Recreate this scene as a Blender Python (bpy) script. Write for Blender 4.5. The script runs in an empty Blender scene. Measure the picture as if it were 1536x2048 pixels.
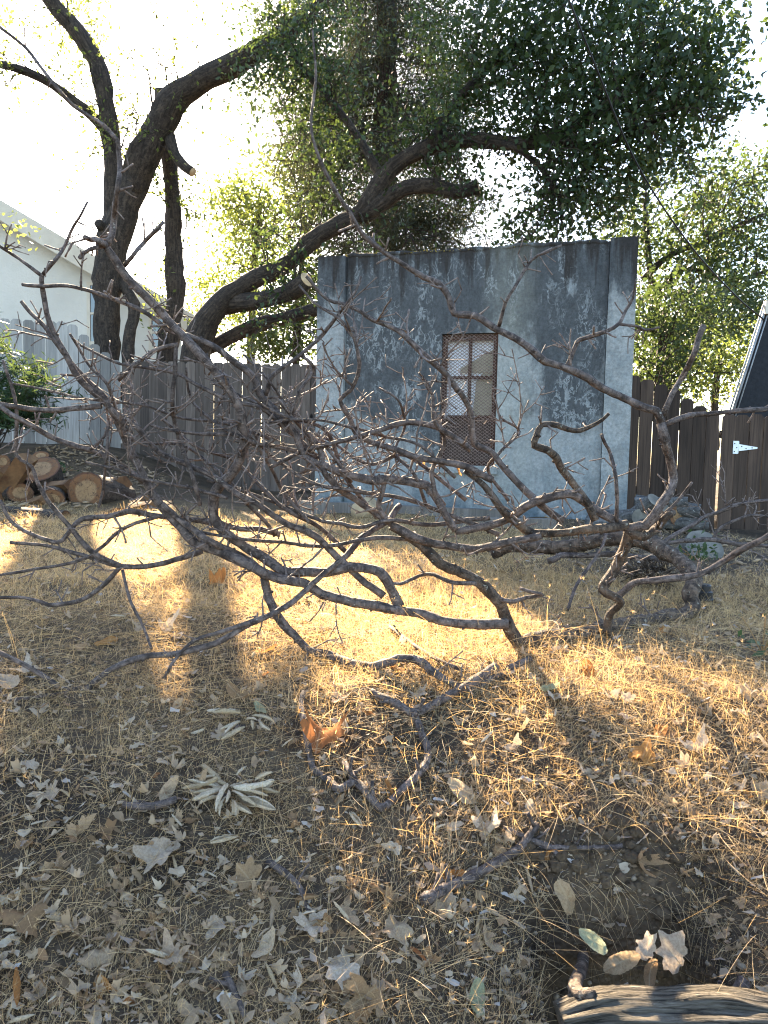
import bpy, math, random
import numpy as np
from mathutils import Matrix, Vector

R = math.radians
SC = bpy.context.scene
COL = SC.collection
rng = np.random.default_rng(7)
random.seed(7)

# ------------------------------------------------------------------ camera
F = 1538.0                       # focal length in pixels of a 1536 x 2048 picture
EYE = np.array([0.0, 0.0, 1.6])
PITCH, ROLL = 4.3, 1.2
cam = bpy.data.cameras.new('camera')
cam.sensor_fit = 'VERTICAL'; cam.sensor_height = 36.0; cam.lens = F / 2048 * 36.0
cam.clip_start = 0.02; cam.clip_end = 600
camo = bpy.data.objects.new('camera', cam); COL.objects.link(camo)
CM = Matrix.Rotation(R(90 - PITCH), 4, 'X') @ Matrix.Rotation(R(ROLL), 4, 'Z')
camo.matrix_world = Matrix.Translation(Vector(EYE)) @ CM
SC.camera = camo
CR = np.array(CM.to_3x3())

# ------------------------------------------------------------------ sun and sky
SUN_EL, SUN_AZ = 27.5, -16.5     # degrees; azimuth from the view axis (+Y) towards +X
world = bpy.data.worlds.new('World'); SC.world = world; world.use_nodes = True
wn = world.node_tree.nodes; wl = world.node_tree.links
sky = wn.new('ShaderNodeTexSky'); sky.sky_type = 'NISHITA'; sky.sun_disc = False
sky.sun_elevation = R(SUN_EL); sky.sun_rotation = R(SUN_AZ)
sky.air_density = 1.0; sky.dust_density = 1.0; sky.ozone_density = 1.0
wl.new(sky.outputs[0], wn['Background'].inputs[0]); wn['Background'].inputs[1].default_value = 0.062
sl = bpy.data.lights.new('sun', 'SUN'); sl.energy = 4.7; sl.angle = R(0.53); sl.color = (1.0, 0.80, 0.55)
so = bpy.data.objects.new('sun', sl); COL.objects.link(so)
sd = Vector((math.sin(R(SUN_AZ)) * math.cos(R(SUN_EL)), math.cos(R(SUN_AZ)) * math.cos(R(SUN_EL)), math.sin(R(SUN_EL))))
so.rotation_euler = (-sd).to_track_quat('-Z', 'Y').to_euler(); so.location = (-5, 14, 14)
SC.view_settings.view_transform = 'Standard'; SC.view_settings.look = 'None'
SC.view_settings.exposure = 3.6; SC.view_settings.gamma = 1.0
SC.cycles.max_bounces = 7; SC.cycles.diffuse_bounces = 4; SC.cycles.transmission_bounces = 4
SC.cycles.glossy_bounces = 2; SC.cycles.use_denoising = True; SC.cycles.filter_width = 1.15
SC.cycles.caustics_reflective = False; SC.cycles.caustics_refractive = False

# ------------------------------------------------------------------ helpers
def ray(px, py):
    return CR @ np.array([(px - 768) / F, (1024 - py) / F, -1.0])
def P(px, py, d):
    """the place d metres ahead that lies in the direction of one picture point"""
    v = ray(px, py); return EYE + v * (d / v[1])
def sstep(a, b, x):
    t = np.clip((np.asarray(x, float) - a) / (b - a), 0, 1); return t * t * (3 - 2 * t)
def _h(i, j, s):
    v = np.sin(i * 127.1 + j * 311.7 + s * 74.7) * 43758.5453
    return v - np.floor(v)
def vnoise(x, y, s=0):
    x = np.asarray(x, float); y = np.asarray(y, float)
    i = np.floor(x); j = np.floor(y); f = x - i; g = y - j
    f = f * f * (3 - 2 * f); g = g * g * (3 - 2 * g)
    return ((_h(i, j, s) * (1 - f) + _h(i + 1, j, s) * f) * (1 - g) + (_h(i, j + 1, s) * (1 - f) + _h(i + 1, j + 1, s) * f) * g) - 0.5
_ty = np.linspace(-6, 90, 9601)
_td = np.interp(_ty, [-6, -1, 0.3, 0.8, 1.2, 1.62, 1.85, 2.1, 2.5, 3.1, 4.1, 5, 7, 9, 12, 20, 90],
                [1.5, 1.5, 1.5, 1.45, 1.36, 1.2, 1.07, .945, .80, .71, .645, .624, .564, .53, .50, .45, .45])
_td = np.convolve(np.pad(_td, 10, mode='edge'), np.ones(21) / 21, mode='valid')
HX, HY = 0.60, 1.73               # the hollow dug under the bank
def H(x, y, fine=True):
    x = np.asarray(x, float); y = np.asarray(y, float)
    z = 1.6 - np.interp(y, _ty, _td)
    z = z + 0.55 * sstep(-1.5, -4.2, x) * sstep(6.3, 10.0, y)
    z = z - 0.12 * sstep(2.0, 3.2, x) * sstep(5.0, 7.0, y)
    z = z + 0.07 * vnoise(x * 1.1 + 3, y * 1.1, 1) + 0.03 * vnoise(x * 3.3, y * 3.3, 2)
    if fine:
        z = z + 0.016 * vnoise(x * 11, y * 11, 3) + 0.008 * vnoise(x * 31, y * 31, 4)
    z = z + .09 * sstep(.72, 1.05, x) * sstep(2.15, 1.6, y)
    wob = 0.05 * vnoise(x * 9, y * 4, 5)
    e = sstep(0.24, 0.13, np.abs(x - HX + 0.3 * (y - HY) * 0.3)) 
    back = sstep(HY + 0.17 + wob, HY + 0.10 + wob, y)
    z = z - 0.30 * e * back - 0.07 * sstep(0.5, 0.2, np.abs(x - HX)) * sstep(HY + 0.30, HY + 0.12, y)
    return z
def G(px, py):
    """where a picture point meets the ground"""
    v = ray(px, py); ds = np.arange(0.6, 25, 0.01)
    pts = EYE[None] + v[None] * (ds / v[1])[:, None]
    k = np.argmax(pts[:, 2] < H(pts[:, 0], pts[:, 1]))
    return pts[k]

class MB:
    """collects vertices and faces of ONE mesh"""
    def __init__(s): s.v = []; s.q = []; s.t = []; s.n = 0; s.uv = []; s.att = []
    def add(s, V, Q=None, T=None, uv=None, att=None):
        V = np.asarray(V, float).reshape(-1, 3)
        if Q is not None and len(Q): s.q.append(np.asarray(Q, int).reshape(-1, 4) + s.n)
        if T is not None and len(T): s.t.append(np.asarray(T, int).reshape(-1, 3) + s.n)
        s.v.append(V); s.n += len(V)
        s.uv.append(np.zeros((len(V), 2)) if uv is None else np.asarray(uv, float))
        a = np.zeros(len(V)) if att is None else np.broadcast_to(np.asarray(att, float), (len(V),))
        s.att.append(a); return s
    def mesh(s, name, mat, smooth=True):
        V = np.concatenate(s.v); uv = np.concatenate(s.uv); at = np.concatenate(s.att)
        Q = np.concatenate(s.q) if s.q else np.zeros((0, 4), int)
        T = np.concatenate(s.t) if s.t else np.zeros((0, 3), int)
        m = bpy.data.meshes.new(name)
        m.vertices.add(len(V)); m.vertices.foreach_set('co', V.astype(np.float32).ravel())
        li = np.concatenate([Q.ravel(), T.ravel()]).astype(np.int32)
        m.loops.add(len(li)); m.loops.foreach_set('vertex_index', li)
        ls = np.concatenate([np.arange(len(Q)) * 4, len(Q) * 4 + np.arange(len(T)) * 3]).astype(np.int32)
        m.polygons.add(len(ls)); m.polygons.foreach_set('loop_start', ls)
        m.update(calc_edges=True)
        m.polygons.foreach_set('use_smooth', np.full(len(ls), smooth))
        ul = m.uv_layers.new(name='UVMap'); ul.data.foreach_set('uv', uv[li].astype(np.float32).ravel())
        a = m.attributes.new('tint', 'FLOAT', 'POINT'); a.data.foreach_set('value', at.astype(np.float32))
        if mat: m.materials.append(mat)
        m.validate(); return m
    def build(s, name, mat, parent=None, smooth=True):
        return link(name, s.mesh(name, mat, smooth), parent)
def link(name, data, parent=None, loc=None):
    o = bpy.data.objects.new(name, data); COL.objects.link(o)
    if parent is not None:
        o.parent = parent
        o.matrix_parent_inverse = parent.matrix_basis.inverted()
    if loc is not None: o.location = loc
    return o
def tag(o, label, cat, group=None):
    o['label'] = label; o['category'] = cat
    if group: o['group'] = group
    return o
def empty(name, loc, label, cat, group=None, rz=0.0):
    o = bpy.data.objects.new(name, None); o.empty_display_size = 0.1
    o.location = tuple(loc); o.rotation_euler = (0, 0, rz); COL.objects.link(o)
    return tag(o, label, cat, group)
def kind(o, k): o['kind'] = k; return o

def spline(pts, step):
    """smooth line through the points (columns: x y z radius)"""
    p = np.asarray(pts, float)
    if len(p) == 2: p = np.array([p[0], (p[0] + p[1]) / 2, p[1]])
    q = np.vstack([2 * p[0] - p[1], p, 2 * p[-1] - p[-2]]); out = []
    for i in range(1, len(q) - 2):
        a, b, c, d = q[i - 1], q[i], q[i + 1], q[i + 2]
        n = max(2, int(np.linalg.norm((c - b)[:3]) / step)); t = np.arange(n)[:, None] / n
        out.append(0.5 * (2 * b + (c - a) * t + (2 * a - 5 * b + 4 * c - d) * t ** 2 + (3 * b - a - 3 * c + d) * t ** 3))
    out.append(p[-1][None]); return np.vstack(out)
def tube(mb, path, rad, sides=8, rough=0.0, cap=True, att=0.0, seed=0):
    path = np.asarray(path, float); n = len(path); rad = np.broadcast_to(np.asarray(rad, float), (n,))
    tan = np.gradient(path, axis=0); tan /= np.linalg.norm(tan, axis=1)[:, None] + 1e-12
    u = np.cross(tan[0], [0.3, 0.1, 1.0] if abs(tan[0][2]) < 0.9 else [1, 0, 0]); u /= np.linalg.norm(u)
    ph = np.arange(sides) / sides * 2 * math.pi; V = np.zeros((n, sides, 3)); uv = np.zeros((n, sides, 2))
    L = np.concatenate([[0], np.cumsum(np.linalg.norm(np.diff(path, axis=0), axis=1))])
    lg = np.random.default_rng(seed + 11)
    for i in range(n):
        u = u - tan[i] * np.dot(u, tan[i]); u /= np.linalg.norm(u) + 1e-12; w = np.cross(tan[i], u)
        rr = rad[i] * (1 + rough * (lg.random(sides) - 0.5) * 2)
        V[i] = path[i] + (np.cos(ph) * rr)[:, None] * u + (np.sin(ph) * rr)[:, None] * w
        uv[i, :, 0] = np.minimum(ph, 2 * math.pi - ph) * rad[0]; uv[i, :, 1] = L[i]
    a = np.arange(n - 1)[:, None] * sides; k = np.arange(sides)[None]; k2 = (k + 1) % sides
    Q = np.stack([a + k, a + k2, a + sides + k2, a + sides + k], -1).reshape(-1, 4)
    V = V.reshape(-1, 3); uv = uv.reshape(-1, 2); T = []
    if cap:
        V = np.vstack([V, path[0], path[-1]]); uv = np.vstack([uv, uv[0], uv[-1]])
        c0, c1 = n * sides, n * sides + 1; b = (n - 1) * sides
        for j in range(sides):
            T += [(c0, (j + 1) % sides, j), (c1, b + j, b + (j + 1) % sides)]
    mb.add(V, Q, T, uv, att); return mb
def box(mb, lo, hi, att=0.0, M=None, uvo=0.0):
    x0, y0, z0 = lo; x1, y1, z1 = hi
    c = [(x0, y0, z0), (x1, y0, z0), (x1, y1, z0), (x0, y1, z0), (x0, y0, z1), (x1, y0, z1), (x1, y1, z1), (x0, y1, z1)]
    fs = [(0, 3, 2, 1), (4, 5, 6, 7), (0, 1, 5, 4), (1, 2, 6, 5), (2, 3, 7, 6), (3, 0, 4, 7)]
    for f in fs:
        V = np.array([c[i] for i in f], float)
        uv = np.stack([V[:, 0] + V[:, 1] + uvo, V[:, 2]], 1)
        if M is not None: V = V @ np.array(M.to_3x3()).T + np.array(M.translation)
        mb.add(V, [(0, 1, 2, 3)], None, uv, att)
    return mb
def prism(mb, poly, origin, ux, uz, n, depth, att=0.0):
    """flat outline (a, b) in the plane (ux, uz) at origin, given thickness along n (both caps and the rim)"""
    poly = np.asarray(poly, float); k = len(poly)
    A = origin + poly[:, :1] * ux + poly[:, 1:] * uz; B = A + np.asarray(n) * depth
    c = A.mean(0); c2 = B.mean(0)
    V = np.vstack([A, [c]]); T = [(i, (i + 1) % k, k) for i in range(k)]
    mb.add(V, None, T, np.vstack([poly, poly.mean(0)]), att)
    V = np.vstack([B, [c2]]); T = [((i + 1) % k, i, k) for i in range(k)]
    mb.add(V, None, T, np.vstack([poly, poly.mean(0)]), att)
    for i in range(k):
        j = (i + 1) % k
        mb.add([A[i], B[i], B[j], A[j]], [(0, 1, 2, 3)], None, [poly[i], poly[i], poly[j], poly[j]], att)
    return mb

# ------------------------------------------------------------------ materials
class NT:
    def __init__(s, name, rough=0.85):
        s.m = bpy.data.materials.new(name); s.m.use_nodes = True; s.t = s.m.node_tree
        s.b = s.t.nodes['Principled BSDF']; s.b.inputs['Roughness'].default_value = rough
        s.b.inputs['Specular IOR Level'].default_value = 0.25
    def n(s, t, **kw):
        o = s.t.nodes.new(t)
        for k, v in kw.items(): setattr(o, k, v)
        return o
    def l(s, a, b): s.t.links.new(a, b)
    def coord(s, kind='Object', scale=(1, 1, 1), loc=(0, 0, 0)):
        c = s.n('ShaderNodeTexCoord'); mp = s.n('ShaderNodeMapping')
        mp.inputs['Scale'].default_value = scale; mp.inputs['Location'].default_value = loc
        s.l(c.outputs[kind], mp.inputs[0]); return mp.outputs[0]
    def noise(s, co, scale, detail=4, rough=0.55, dist=0.0):
        o = s.n('ShaderNodeTexNoise'); o.inputs['Scale'].default_value = scale; o.inputs['Detail'].default_value = detail
        o.inputs['Roughness'].default_value = rough; o.inputs['Distortion'].default_value = dist
        s.l(co, o.inputs['Vector']); return o.outputs['Fac']
    def voro(s, co, scale, feat='F1'):
        o = s.n('ShaderNodeTexVoronoi'); o.feature = feat; o.inputs['Scale'].default_value = scale
        s.l(co, o.inputs['Vector']); return o.outputs['Distance']
    def ramp(s, f, stops, interp='LINEAR'):
        o = s.n('ShaderNodeValToRGB'); o.color_ramp.interpolation = interp; e = o.color_ramp.elements
        while len(e) < len(stops): e.new(0.5)
        for q, (p, c) in zip(e, stops):
            q.position = p; q.color = (*c, 1) if isinstance(c, (tuple, list)) else (c, c, c, 1)
        s.l(f, o.inputs[0]); return o.outputs[0]
    def mix(s, f, a, b, mode='MIX'):
        o = s.n('ShaderNodeMix'); o.data_type = 'RGBA'; o.blend_type = mode
        for v, i in ((f, 0), (a, 6), (b, 7)):
            if isinstance(v, (int, float)): o.inputs[i].default_value = v if i == 0 else (v, v, v, 1)
            elif isinstance(v, (tuple, list)): o.inputs[i].default_value = (*v, 1)
            else: s.l(v, o.inputs[i])
        return o.outputs[2]
    def math(s, op, a, b=0.0, clamp=False):
        o = s.n('ShaderNodeMath'); o.operation = op; o.use_clamp = clamp
        for v, i in ((a, 0), (b, 1)):
            if isinstance(v, (int, float)): o.inputs[i].default_value = v
            else: s.l(v, o.inputs[i])
        return o.outputs[0]
    def attr(s, name='tint'):
        o = s.n('ShaderNodeAttribute'); o.attribute_name = name; return o.outputs['Fac']
    def xyz(s, co):
        o = s.n('ShaderNodeSeparateXYZ'); s.l(co, o.inputs[0]); return o.outputs
    def col(s, c):
        if isinstance(c, (tuple, list)): s.b.inputs['Base Color'].default_value = (*c, 1)
        else: s.l(c, s.b.inputs['Base Color'])
        s.c = c; return s
    def bump(s, h, strength=0.5, dist=0.02):
        o = s.n('ShaderNodeBump'); o.inputs['Strength'].default_value = strength; o.inputs['Distance'].default_value = dist
        s.l(h, o.inputs['Height']); s.l(o.outputs[0], s.b.inputs['Normal']); return s
    def translucent(s, f, c):
        t = s.n('ShaderNodeBsdfTranslucent'); m = s.n('ShaderNodeMixShader'); m.inputs[0].default_value = f
        if isinstance(c, (tuple, list)): t.inputs[0].default_value = (*c, 1)
        else: s.l(c, t.inputs[0])
        out = s.t.nodes['Material Output']
        s.l(s.b.outputs[0], m.inputs[1]); s.l(t.outputs[0], m.inputs[2]); s.l(m.outputs[0], out.inputs[0]); return s

def m_soil():
    t = NT('soil', 0.95); c = t.coord()
    a = t.noise(c, 2.2, 5); b = t.noise(c, 38, 6, 0.7); v = t.voro(c, 75)
    c1 = t.ramp(b, [(0.32, (.018, .013, .009)), (0.55, (.060, .041, .025)), (0.80, (.26, .18, .11))])
    c2 = t.ramp(a, [(0.4, (.040, .031, .024)), (0.65, (.20, .138, .082))])
    cc = t.mix(0.45, c1, c2)
    y = t.xyz(c)[1]                                       # the flat behind the bank is matted with straw
    far = t.math('MULTIPLY', t.ramp(t.math('MULTIPLY', y, 0.1), [(0.27, 0.0), (0.42, 1.0), (0.68, 1.0), (0.78, 0.15)]), t.ramp(t.noise(c, 5, 5), [(0.35, 0.25), (0.6, 1.0)]))
    straw = t.ramp(t.noise(c, 60, 4, 0.7), [(0.3, (.085, .055, .025)), (0.7, (.34, .22, .09))])
    far = t.math('MULTIPLY', far, t.ramp(t.math('ADD', t.math('MULTIPLY', t.xyz(c)[0], 0.1), 0.5), [(0.57, 1.0), (0.64, 0.1)]))
    t.col(t.mix(far, cc, straw))
    h = t.math('ADD', t.math('MULTIPLY', b, 1.0), t.math('MULTIPLY', v, 0.7)); t.bump(h, 1.0, 0.02); return t.m
def m_bark(name, dark, light, su, sv, lichen=None, bd=0.006, lich_at=0.62):
    t = NT(name, 0.8); c = t.coord('UV', (su, sv, 1)); o = t.coord()
    a = t.noise(c, 1.0, 6, 0.65, 0.4); b = t.noise(o, 9, 4)
    cc = t.ramp(a, [(0.36, dark), (0.66, light)])
    ln = t.noise(t.coord('UV', (su * .5, sv * 5, 1)), 1.0, 3, .6)
    cc = t.mix(t.ramp(ln, [(0.58, 0.0), (0.66, 0.55)]), cc, tuple(x * 1.25 for x in light))
    cc = t.mix(t.ramp(t.noise(o, 26, 5, .7), [(0.50, 0.0), (0.62, 0.8)]), cc, tuple(x * .7 for x in dark))
    cc = t.mix(t.ramp(b, [(0.4, 0.0), (0.7, 0.45)]), cc, tuple(x * 0.45 for x in dark))
    if lichen:
        cc = t.mix(t.ramp(t.noise(o, 55, 3, 0.6), [(lich_at, 0.0), (lich_at + .05, 0.85)]), cc, lichen)
    t.col(cc); t.bump(t.math('ADD', a, t.math('MULTIPLY', t.noise(o, 120, 3), 0.3)), 1.0, bd); return t.m
def m_leaf(name, c0, c1, tr, trans=0.5, rough=0.45):
    t = NT(name, rough); a = t.attr()
    cc = t.ramp(a, [(0.0, c0), (1.0, c1)]); t.col(cc)
    t.translucent(trans, t.mix(a, tuple(x * .7 for x in tr), tr)); return t.m
def m_litter(name, stops, trans=0.35):
    t = NT(name, 0.85); t.b.inputs['Specular IOR Level'].default_value = 0.04; oi = t.n('ShaderNodeObjectInfo'); c = t.coord()
    f = t.math('FRACT', t.math('ADD', oi.outputs['Random'], t.attr()))
    cc = t.ramp(f, stops)
    sp = t.noise(c, 60, 4, 0.6); bl = t.noise(c, 16, 3)
    cc = t.mix(t.ramp(sp, [(0.60, 0.0), (0.72, 0.75)]), cc, (.07, .045, .03))
    cc = t.mix(t.ramp(bl, [(0.42, 0.0), (0.62, 0.35)]), cc, (.16, .10, .06))
    vein = t.ramp(t.xyz(t.coord('UV'))[0], [(0.0, 0.45), (0.035, 0.0)])
    cc = t.mix(vein, cc, (.5, .40, .26)); t.col(cc)
    t.translucent(trans, cc); t.bump(t.noise(c, 90, 3), 0.5, 0.002); return t.m
def m_plain(name, c0, c1, scale=8, rough=0.7, bump=0.3, bd=0.004, metal=0.0, kindc='Object'):
    t = NT(name, rough); c = t.coord(kindc); t.col(t.ramp(t.noise(c, scale, 6, 0.6), [(0.3, c0), (0.7, c1)]))
    t.bump(t.noise(c, scale * 5, 4), bump, bd); t.b.inputs['Metallic'].default_value = metal; return t.m
def m_board(name, c0, c1, dark):
    t = NT(name, 0.85); c = t.coord('UV', (1, 1, 1)); a = t.attr()
    mp = t.n('ShaderNodeMapping'); mp.inputs['Scale'].default_value = (45, 1.6, 1); t.l(c, mp.inputs[0])
    g = t.noise(mp.outputs[0], 1.0, 6, 0.65, 0.6)
    cc = t.ramp(g, [(0.28, c0), (0.72, c1)])
    cc = t.mix(1.0, cc, t.ramp(a, [(0, 0.55), (1, 1.25)]), 'MULTIPLY')
    cc = t.mix(t.ramp(t.noise(t.coord('UV', (5, .9, 1)), 1.0, 5), [(0.45, 0.0), (0.75, 0.8)]), cc, dark)
    kn = t.ramp(t.voro(t.coord('UV', (4.2, 2.1, 1)), 1.0), [(0.06, 1.0), (0.10, 0.0)])
    cc = t.mix(kn, cc, tuple(x * .3 for x in dark)); t.col(cc); t.bump(g, 0.6, 0.004); return t.m
def m_concrete(name='stained_concrete', bias=0.0, off=0.0):
    t = NT(name, 0.9); c = t.coord(); x, y, z = t.xyz(c)
    cs = t.coord('Object', (2.3, 2.3, 1.0)); cf = t.coord('Object', (7, 7, 3.2))
    big = t.noise(t.coord('Object', (1.0, 1.0, .6)), 1.5, 5, 0.6); st = t.noise(cs, 1.7, 9, 0.72); fine = t.noise(cf, 2.0, 8, 0.75)
    base = t.ramp(t.noise(c, 5, 7, 0.65), [(0.3, (.185, .195, .19)), (0.7, (.33, .34, .325))])
    base = t.mix(t.ramp(fine, [(0.45, 0.0), (0.7, 0.5)]), base, (.16, .20, .22))
    # how dark the black weathering is: strongest under the roof edge and left of the window, none low down
    top = t.ramp(t.math('MULTIPLY', z, 0.4), [(0.16, 0.0), (0.42, 0.42 + bias), (0.72, 0.56 + bias), (0.97, 0.80 + bias * .5)])
    lf = t.ramp(t.math('ADD', t.math('MULTIPLY', x, 0.3), 0.0), [(0.08, 0.10), (0.17, 0.34), (0.42, 0.30), (0.50, 0.12), (0.56, 0.0), (0.66, 0.04), (0.73, 0.30), (0.80, 0.24), (0.86, 0.0)])
    s = t.math('ADD', t.math('ADD', top, lf), t.math('ADD', t.math('MULTIPLY', st, 1.0), t.math('MULTIPLY', big, 0.8)))
    mk = t.ramp(t.math('MULTIPLY', s, 0.5), [(0.685, 0.0), (0.76, 0.93)])
    dark = t.ramp(fine, [(0.3, (.028, .031, .034)), (0.75, (.090, .096, .099))])
    cc = t.mix(mk, base, dark)
    # peeled winding traces in the black skin
    wn_ = t.noise(t.coord('Object', (1, 1, .6)), 10.5, 5, 0.62, 0.6)
    worm = t.ramp(t.math('ABSOLUTE', t.math('SUBTRACT', wn_, 0.5)), [(0.006, 0.85), (0.026, 0.0)])
    where = t.ramp(t.math('ADD', t.noise(t.coord('Object', (1.3, 1.3, .6)), 2.6, 4), t.ramp(t.math('MULTIPLY', x, 0.3), [(0.08, .0), (0.15, .09), (0.36, .07), (0.42, -.0), (0.66, .0), (0.74, .12), (0.82, .10), (0.86, 0.0)])), [(0.53, 0.0), (0.66, 0.9)])
    pe = t.math('MULTIPLY', worm, where)
    patch = t.ramp(t.noise(t.coord('Object', (1, 1, .5)), 9, 6, 0.7, 0.5), [(0.57, 0.0), (0.61, 0.8)])
    cc = t.mix(t.math('MAXIMUM', pe, t.math('MULTIPLY', patch, where)), cc, (.29, .31, .31))
    run = t.ramp(t.math('ADD', t.noise(t.coord('Object', (6, 6, .5)), 1.6, 5, .6), t.math('MULTIPLY', t.math('SUBTRACT', z, 2.0), 0.52)), [(0.66, 0.0), (0.78, 0.92)])
    cc = t.mix(run, cc, (.030, .026, .023))
    yl = t.math('MULTIPLY', t.ramp(t.math('ABSOLUTE', t.math('SUBTRACT', x, 1.93)), [(0.02, 0.40), (0.30, 0.0)]), t.ramp(st, [(0.35, 0.2), (0.65, 1.0)]))
    cc = t.mix(yl, cc, (.38, .385, .32))
    low = t.math('MULTIPLY', t.ramp(z, [(0.0, 1.0), (0.5, 0.0)]), t.ramp(t.noise(c, 6, 5), [(0.4, 0.1), (0.6, 0.8)]))
    cc = t.mix(low, cc, (.07, .105, .125)); cc = t.mix(1.0, cc, t.ramp(t.noise(c, 34, 8, .75), [(.30, .58), (.62, 1.12)]), 'MULTIPLY'); t.col(cc)
    t.bump(t.math('ADD', t.noise(c, 14, 8, 0.7), t.math('MULTIPLY', worm, -0.15)), 0.5, 0.012); return t.m
def m_rings():
    t = NT('sawn_wood', 0.8); u = t.xyz(t.coord('UV')); c = t.coord()
    r = t.math('ADD', u[0], t.math('MULTIPLY', t.noise(c, 7, 3), 0.14))
    ring = t.math('SINE', t.math('MULTIPLY', r, 95.0))
    cc = t.ramp(r, [(0.0, (.23, .14, .066)), (0.60, (.27, .165, .08)), (0.70, (.13, .058, .023)), (0.95, (.165, .078, .030)), (1.08, (.08, .035, .02))])
    cc = t.mix(t.math('MULTIPLY', t.math('ADD', ring, 1.0), 0.09), cc, (.18, .095, .045))
    cc = t.mix(t.ramp(t.noise(c, 30, 5, .7), [(0.45, 0.0), (0.7, 0.7)]), cc, (.10, .065, .04))
    ck = t.noise(t.coord('Object', (3, 3, 3)), 3.0, 4, .6, 1.2); cc = t.mix(t.ramp(t.math('ABSOLUTE', t.math('SUBTRACT', ck, .5)), [(.0, .9), (.014, 0.0)]), cc, (.02, .012, .008)); t.col(cc)
    t.bump(t.noise(c, 80, 4), 0.4, 0.003); return t.m
def m_stucco():
    t = NT('beige_stucco', 0.9); c = t.coord()
    t.col(t.ramp(t.noise(c, 1.2, 6), [(0.3, (.56, .52, .45)), (0.7, (.66, .61, .53))])); t.bump(t.noise(c, 13, 6, .7), 0.8, 0.02); return t.m

SOIL = m_soil()
BARK = m_bark('brush_bark', (.042, .032, .028), (.220, .172, .150), 70, 30, (.30, .28, .24), 0.010, 0.68)
TWIG = m_bark('twig_bark', (.085, .062, .052), (.30, .235, .20), 60, 35, None, 0.002)
BARK_OLD = m_bark('scaly_bark', (.030, .022, .017), (.20, .145, .105), 34, 20, (.30, .285, .235), 0.025, 0.63)
OAKBARK = m_bark('oak_bark', (.028, .021, .016), (.110, .080, .058), 26, 5.0, (.16, .16, .11), 0.045, 0.68)
REDBARK = m_bark('redwood_bark', (.035, .020, .015), (.13, .075, .055), 28, 1.6, None, 0.05)
LOGBARK = m_bark('log_bark', (.025, .018, .014), (.11, .085, .065), 30, 8, (.20, .19, .15), 0.02, 0.66)
GREYBARK = m_bark('grey_bark', (.05, .048, .045), (.19, .18, .165), 30, 8, (.30, .30, .27), 0.015, 0.64)
RINGS = m_rings()
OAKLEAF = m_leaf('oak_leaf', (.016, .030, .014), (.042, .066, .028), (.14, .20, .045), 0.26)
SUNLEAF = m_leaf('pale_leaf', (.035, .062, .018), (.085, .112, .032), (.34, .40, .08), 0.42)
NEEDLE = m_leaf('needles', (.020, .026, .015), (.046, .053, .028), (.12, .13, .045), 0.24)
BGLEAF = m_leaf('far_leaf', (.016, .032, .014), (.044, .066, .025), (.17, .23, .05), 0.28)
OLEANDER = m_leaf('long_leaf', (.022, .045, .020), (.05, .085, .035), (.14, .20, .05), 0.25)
STRAW = m_leaf('dry_straw', (.34, .235, .125), (.74, .585, .36), (.86, .56, .22), 0.5, 0.6)
TAN = m_litter('tan_leaf', [(0.0, (.29, .18, .095)), (0.3, (.46, .335, .20)), (0.55, (.42, .32, .22)), (0.75, (.30, .185, .095)), (1.0, (.56, .44, .30))])
GREYLEAF = m_litter('grey_leaf', [(0.0, (.38, .30, .22)), (0.5, (.58, .49, .38)), (1.0, (.45, .345, .245))], 0.3)
ORANGE = m_litter('orange_leaf', [(0.0, (.42, .17, .05)), (0.5, (.50, .26, .09)), (1.0, (.34, .13, .05))], 0.5)
GREENLEAF = m_litter('faded_green_leaf', [(0.0, (.33, .36, .22)), (1.0, (.42, .43, .27))], 0.4)
CURLLEAF = m_litter('curled_leaf', [(0.0, (.42, .32, .19)), (0.5, (.58, .47, .33)), (1.0, (.64, .55, .41))], 0.25)
CONC = m_concrete()
CONC_PALE = m_concrete('pale_stained_concrete', -.22)
STUCCO = m_stucco()
FENCE_GREY = m_board('silver_fence_wood', (.27, .25, .225), (.47, .44, .40), (.17, .16, .145))
FENCE_BROWN = m_board('brown_fence_wood', (.085, .064, .050), (.19, .150, .122), (.045, .035, .030))
FENCE_DARK = m_board('dark_fence_wood', (.035, .023, .017), (.105, .070, .050), (.014, .010, .008))
TIMBER = m_board('grey_timber', (.11, .095, .08), (.24, .21, .18), (.05, .042, .035))
RUST = m_plain('rusty_iron', (.030, .016, .012), (.10, .050, .034), 14, 0.85, 0.5, 0.002)
MESHIRON = m_plain('mesh_iron', (.14, .095, .075), (.26, .19, .16), 30, 0.6, 0.2, 0.001)
PAPER = m_plain('window_backing', (.66, .68, .72), (.85, .86, .88), 2.5, 0.4, 0.1, 0.002)
TANBOARD = m_plain('tan_backing', (.28, .25, .18), (.42, .37, .27), 2.5, 0.6, 0.1, 0.002)
BROWNPANEL = m_plain('brown_panel', (.045, .032, .026), (.11, .078, .062), 6, 0.8, 0.4, 0.003)
MOSS = m_leaf('moss', (.10, .075, .02), (.30, .22, .05), (.5, .38, .06), 0.3, 0.9)
WHITEMETAL = m_plain('white_metal', (.70, .74, .74), (.82, .84, .83), 20, 0.4, 0.1, 0.001)
DARKROOF = m_plain('black_roofing', (.010, .011, .014), (.022, .024, .028), 20, 0.8, 0.5, 0.004)
GREYTRIM = m_plain('grey_trim', (.20, .205, .21), (.36, .37, .38), 10, 0.5, 0.2, 0.002)
TRIM = m_plain('beige_trim', (.54, .47, .37), (.66, .58, .46), 5, 0.7, 0.2, 0.002)
ROOFING = m_plain('brown_shingle', (.10, .085, .07), (.18, .155, .13), 12, 0.9, 0.6, 0.01)
CABLE = m_plain('black_cable', (.010, .010, .010), (.02, .02, .02), 10, 0.5, 0.1, 0.001)
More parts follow.
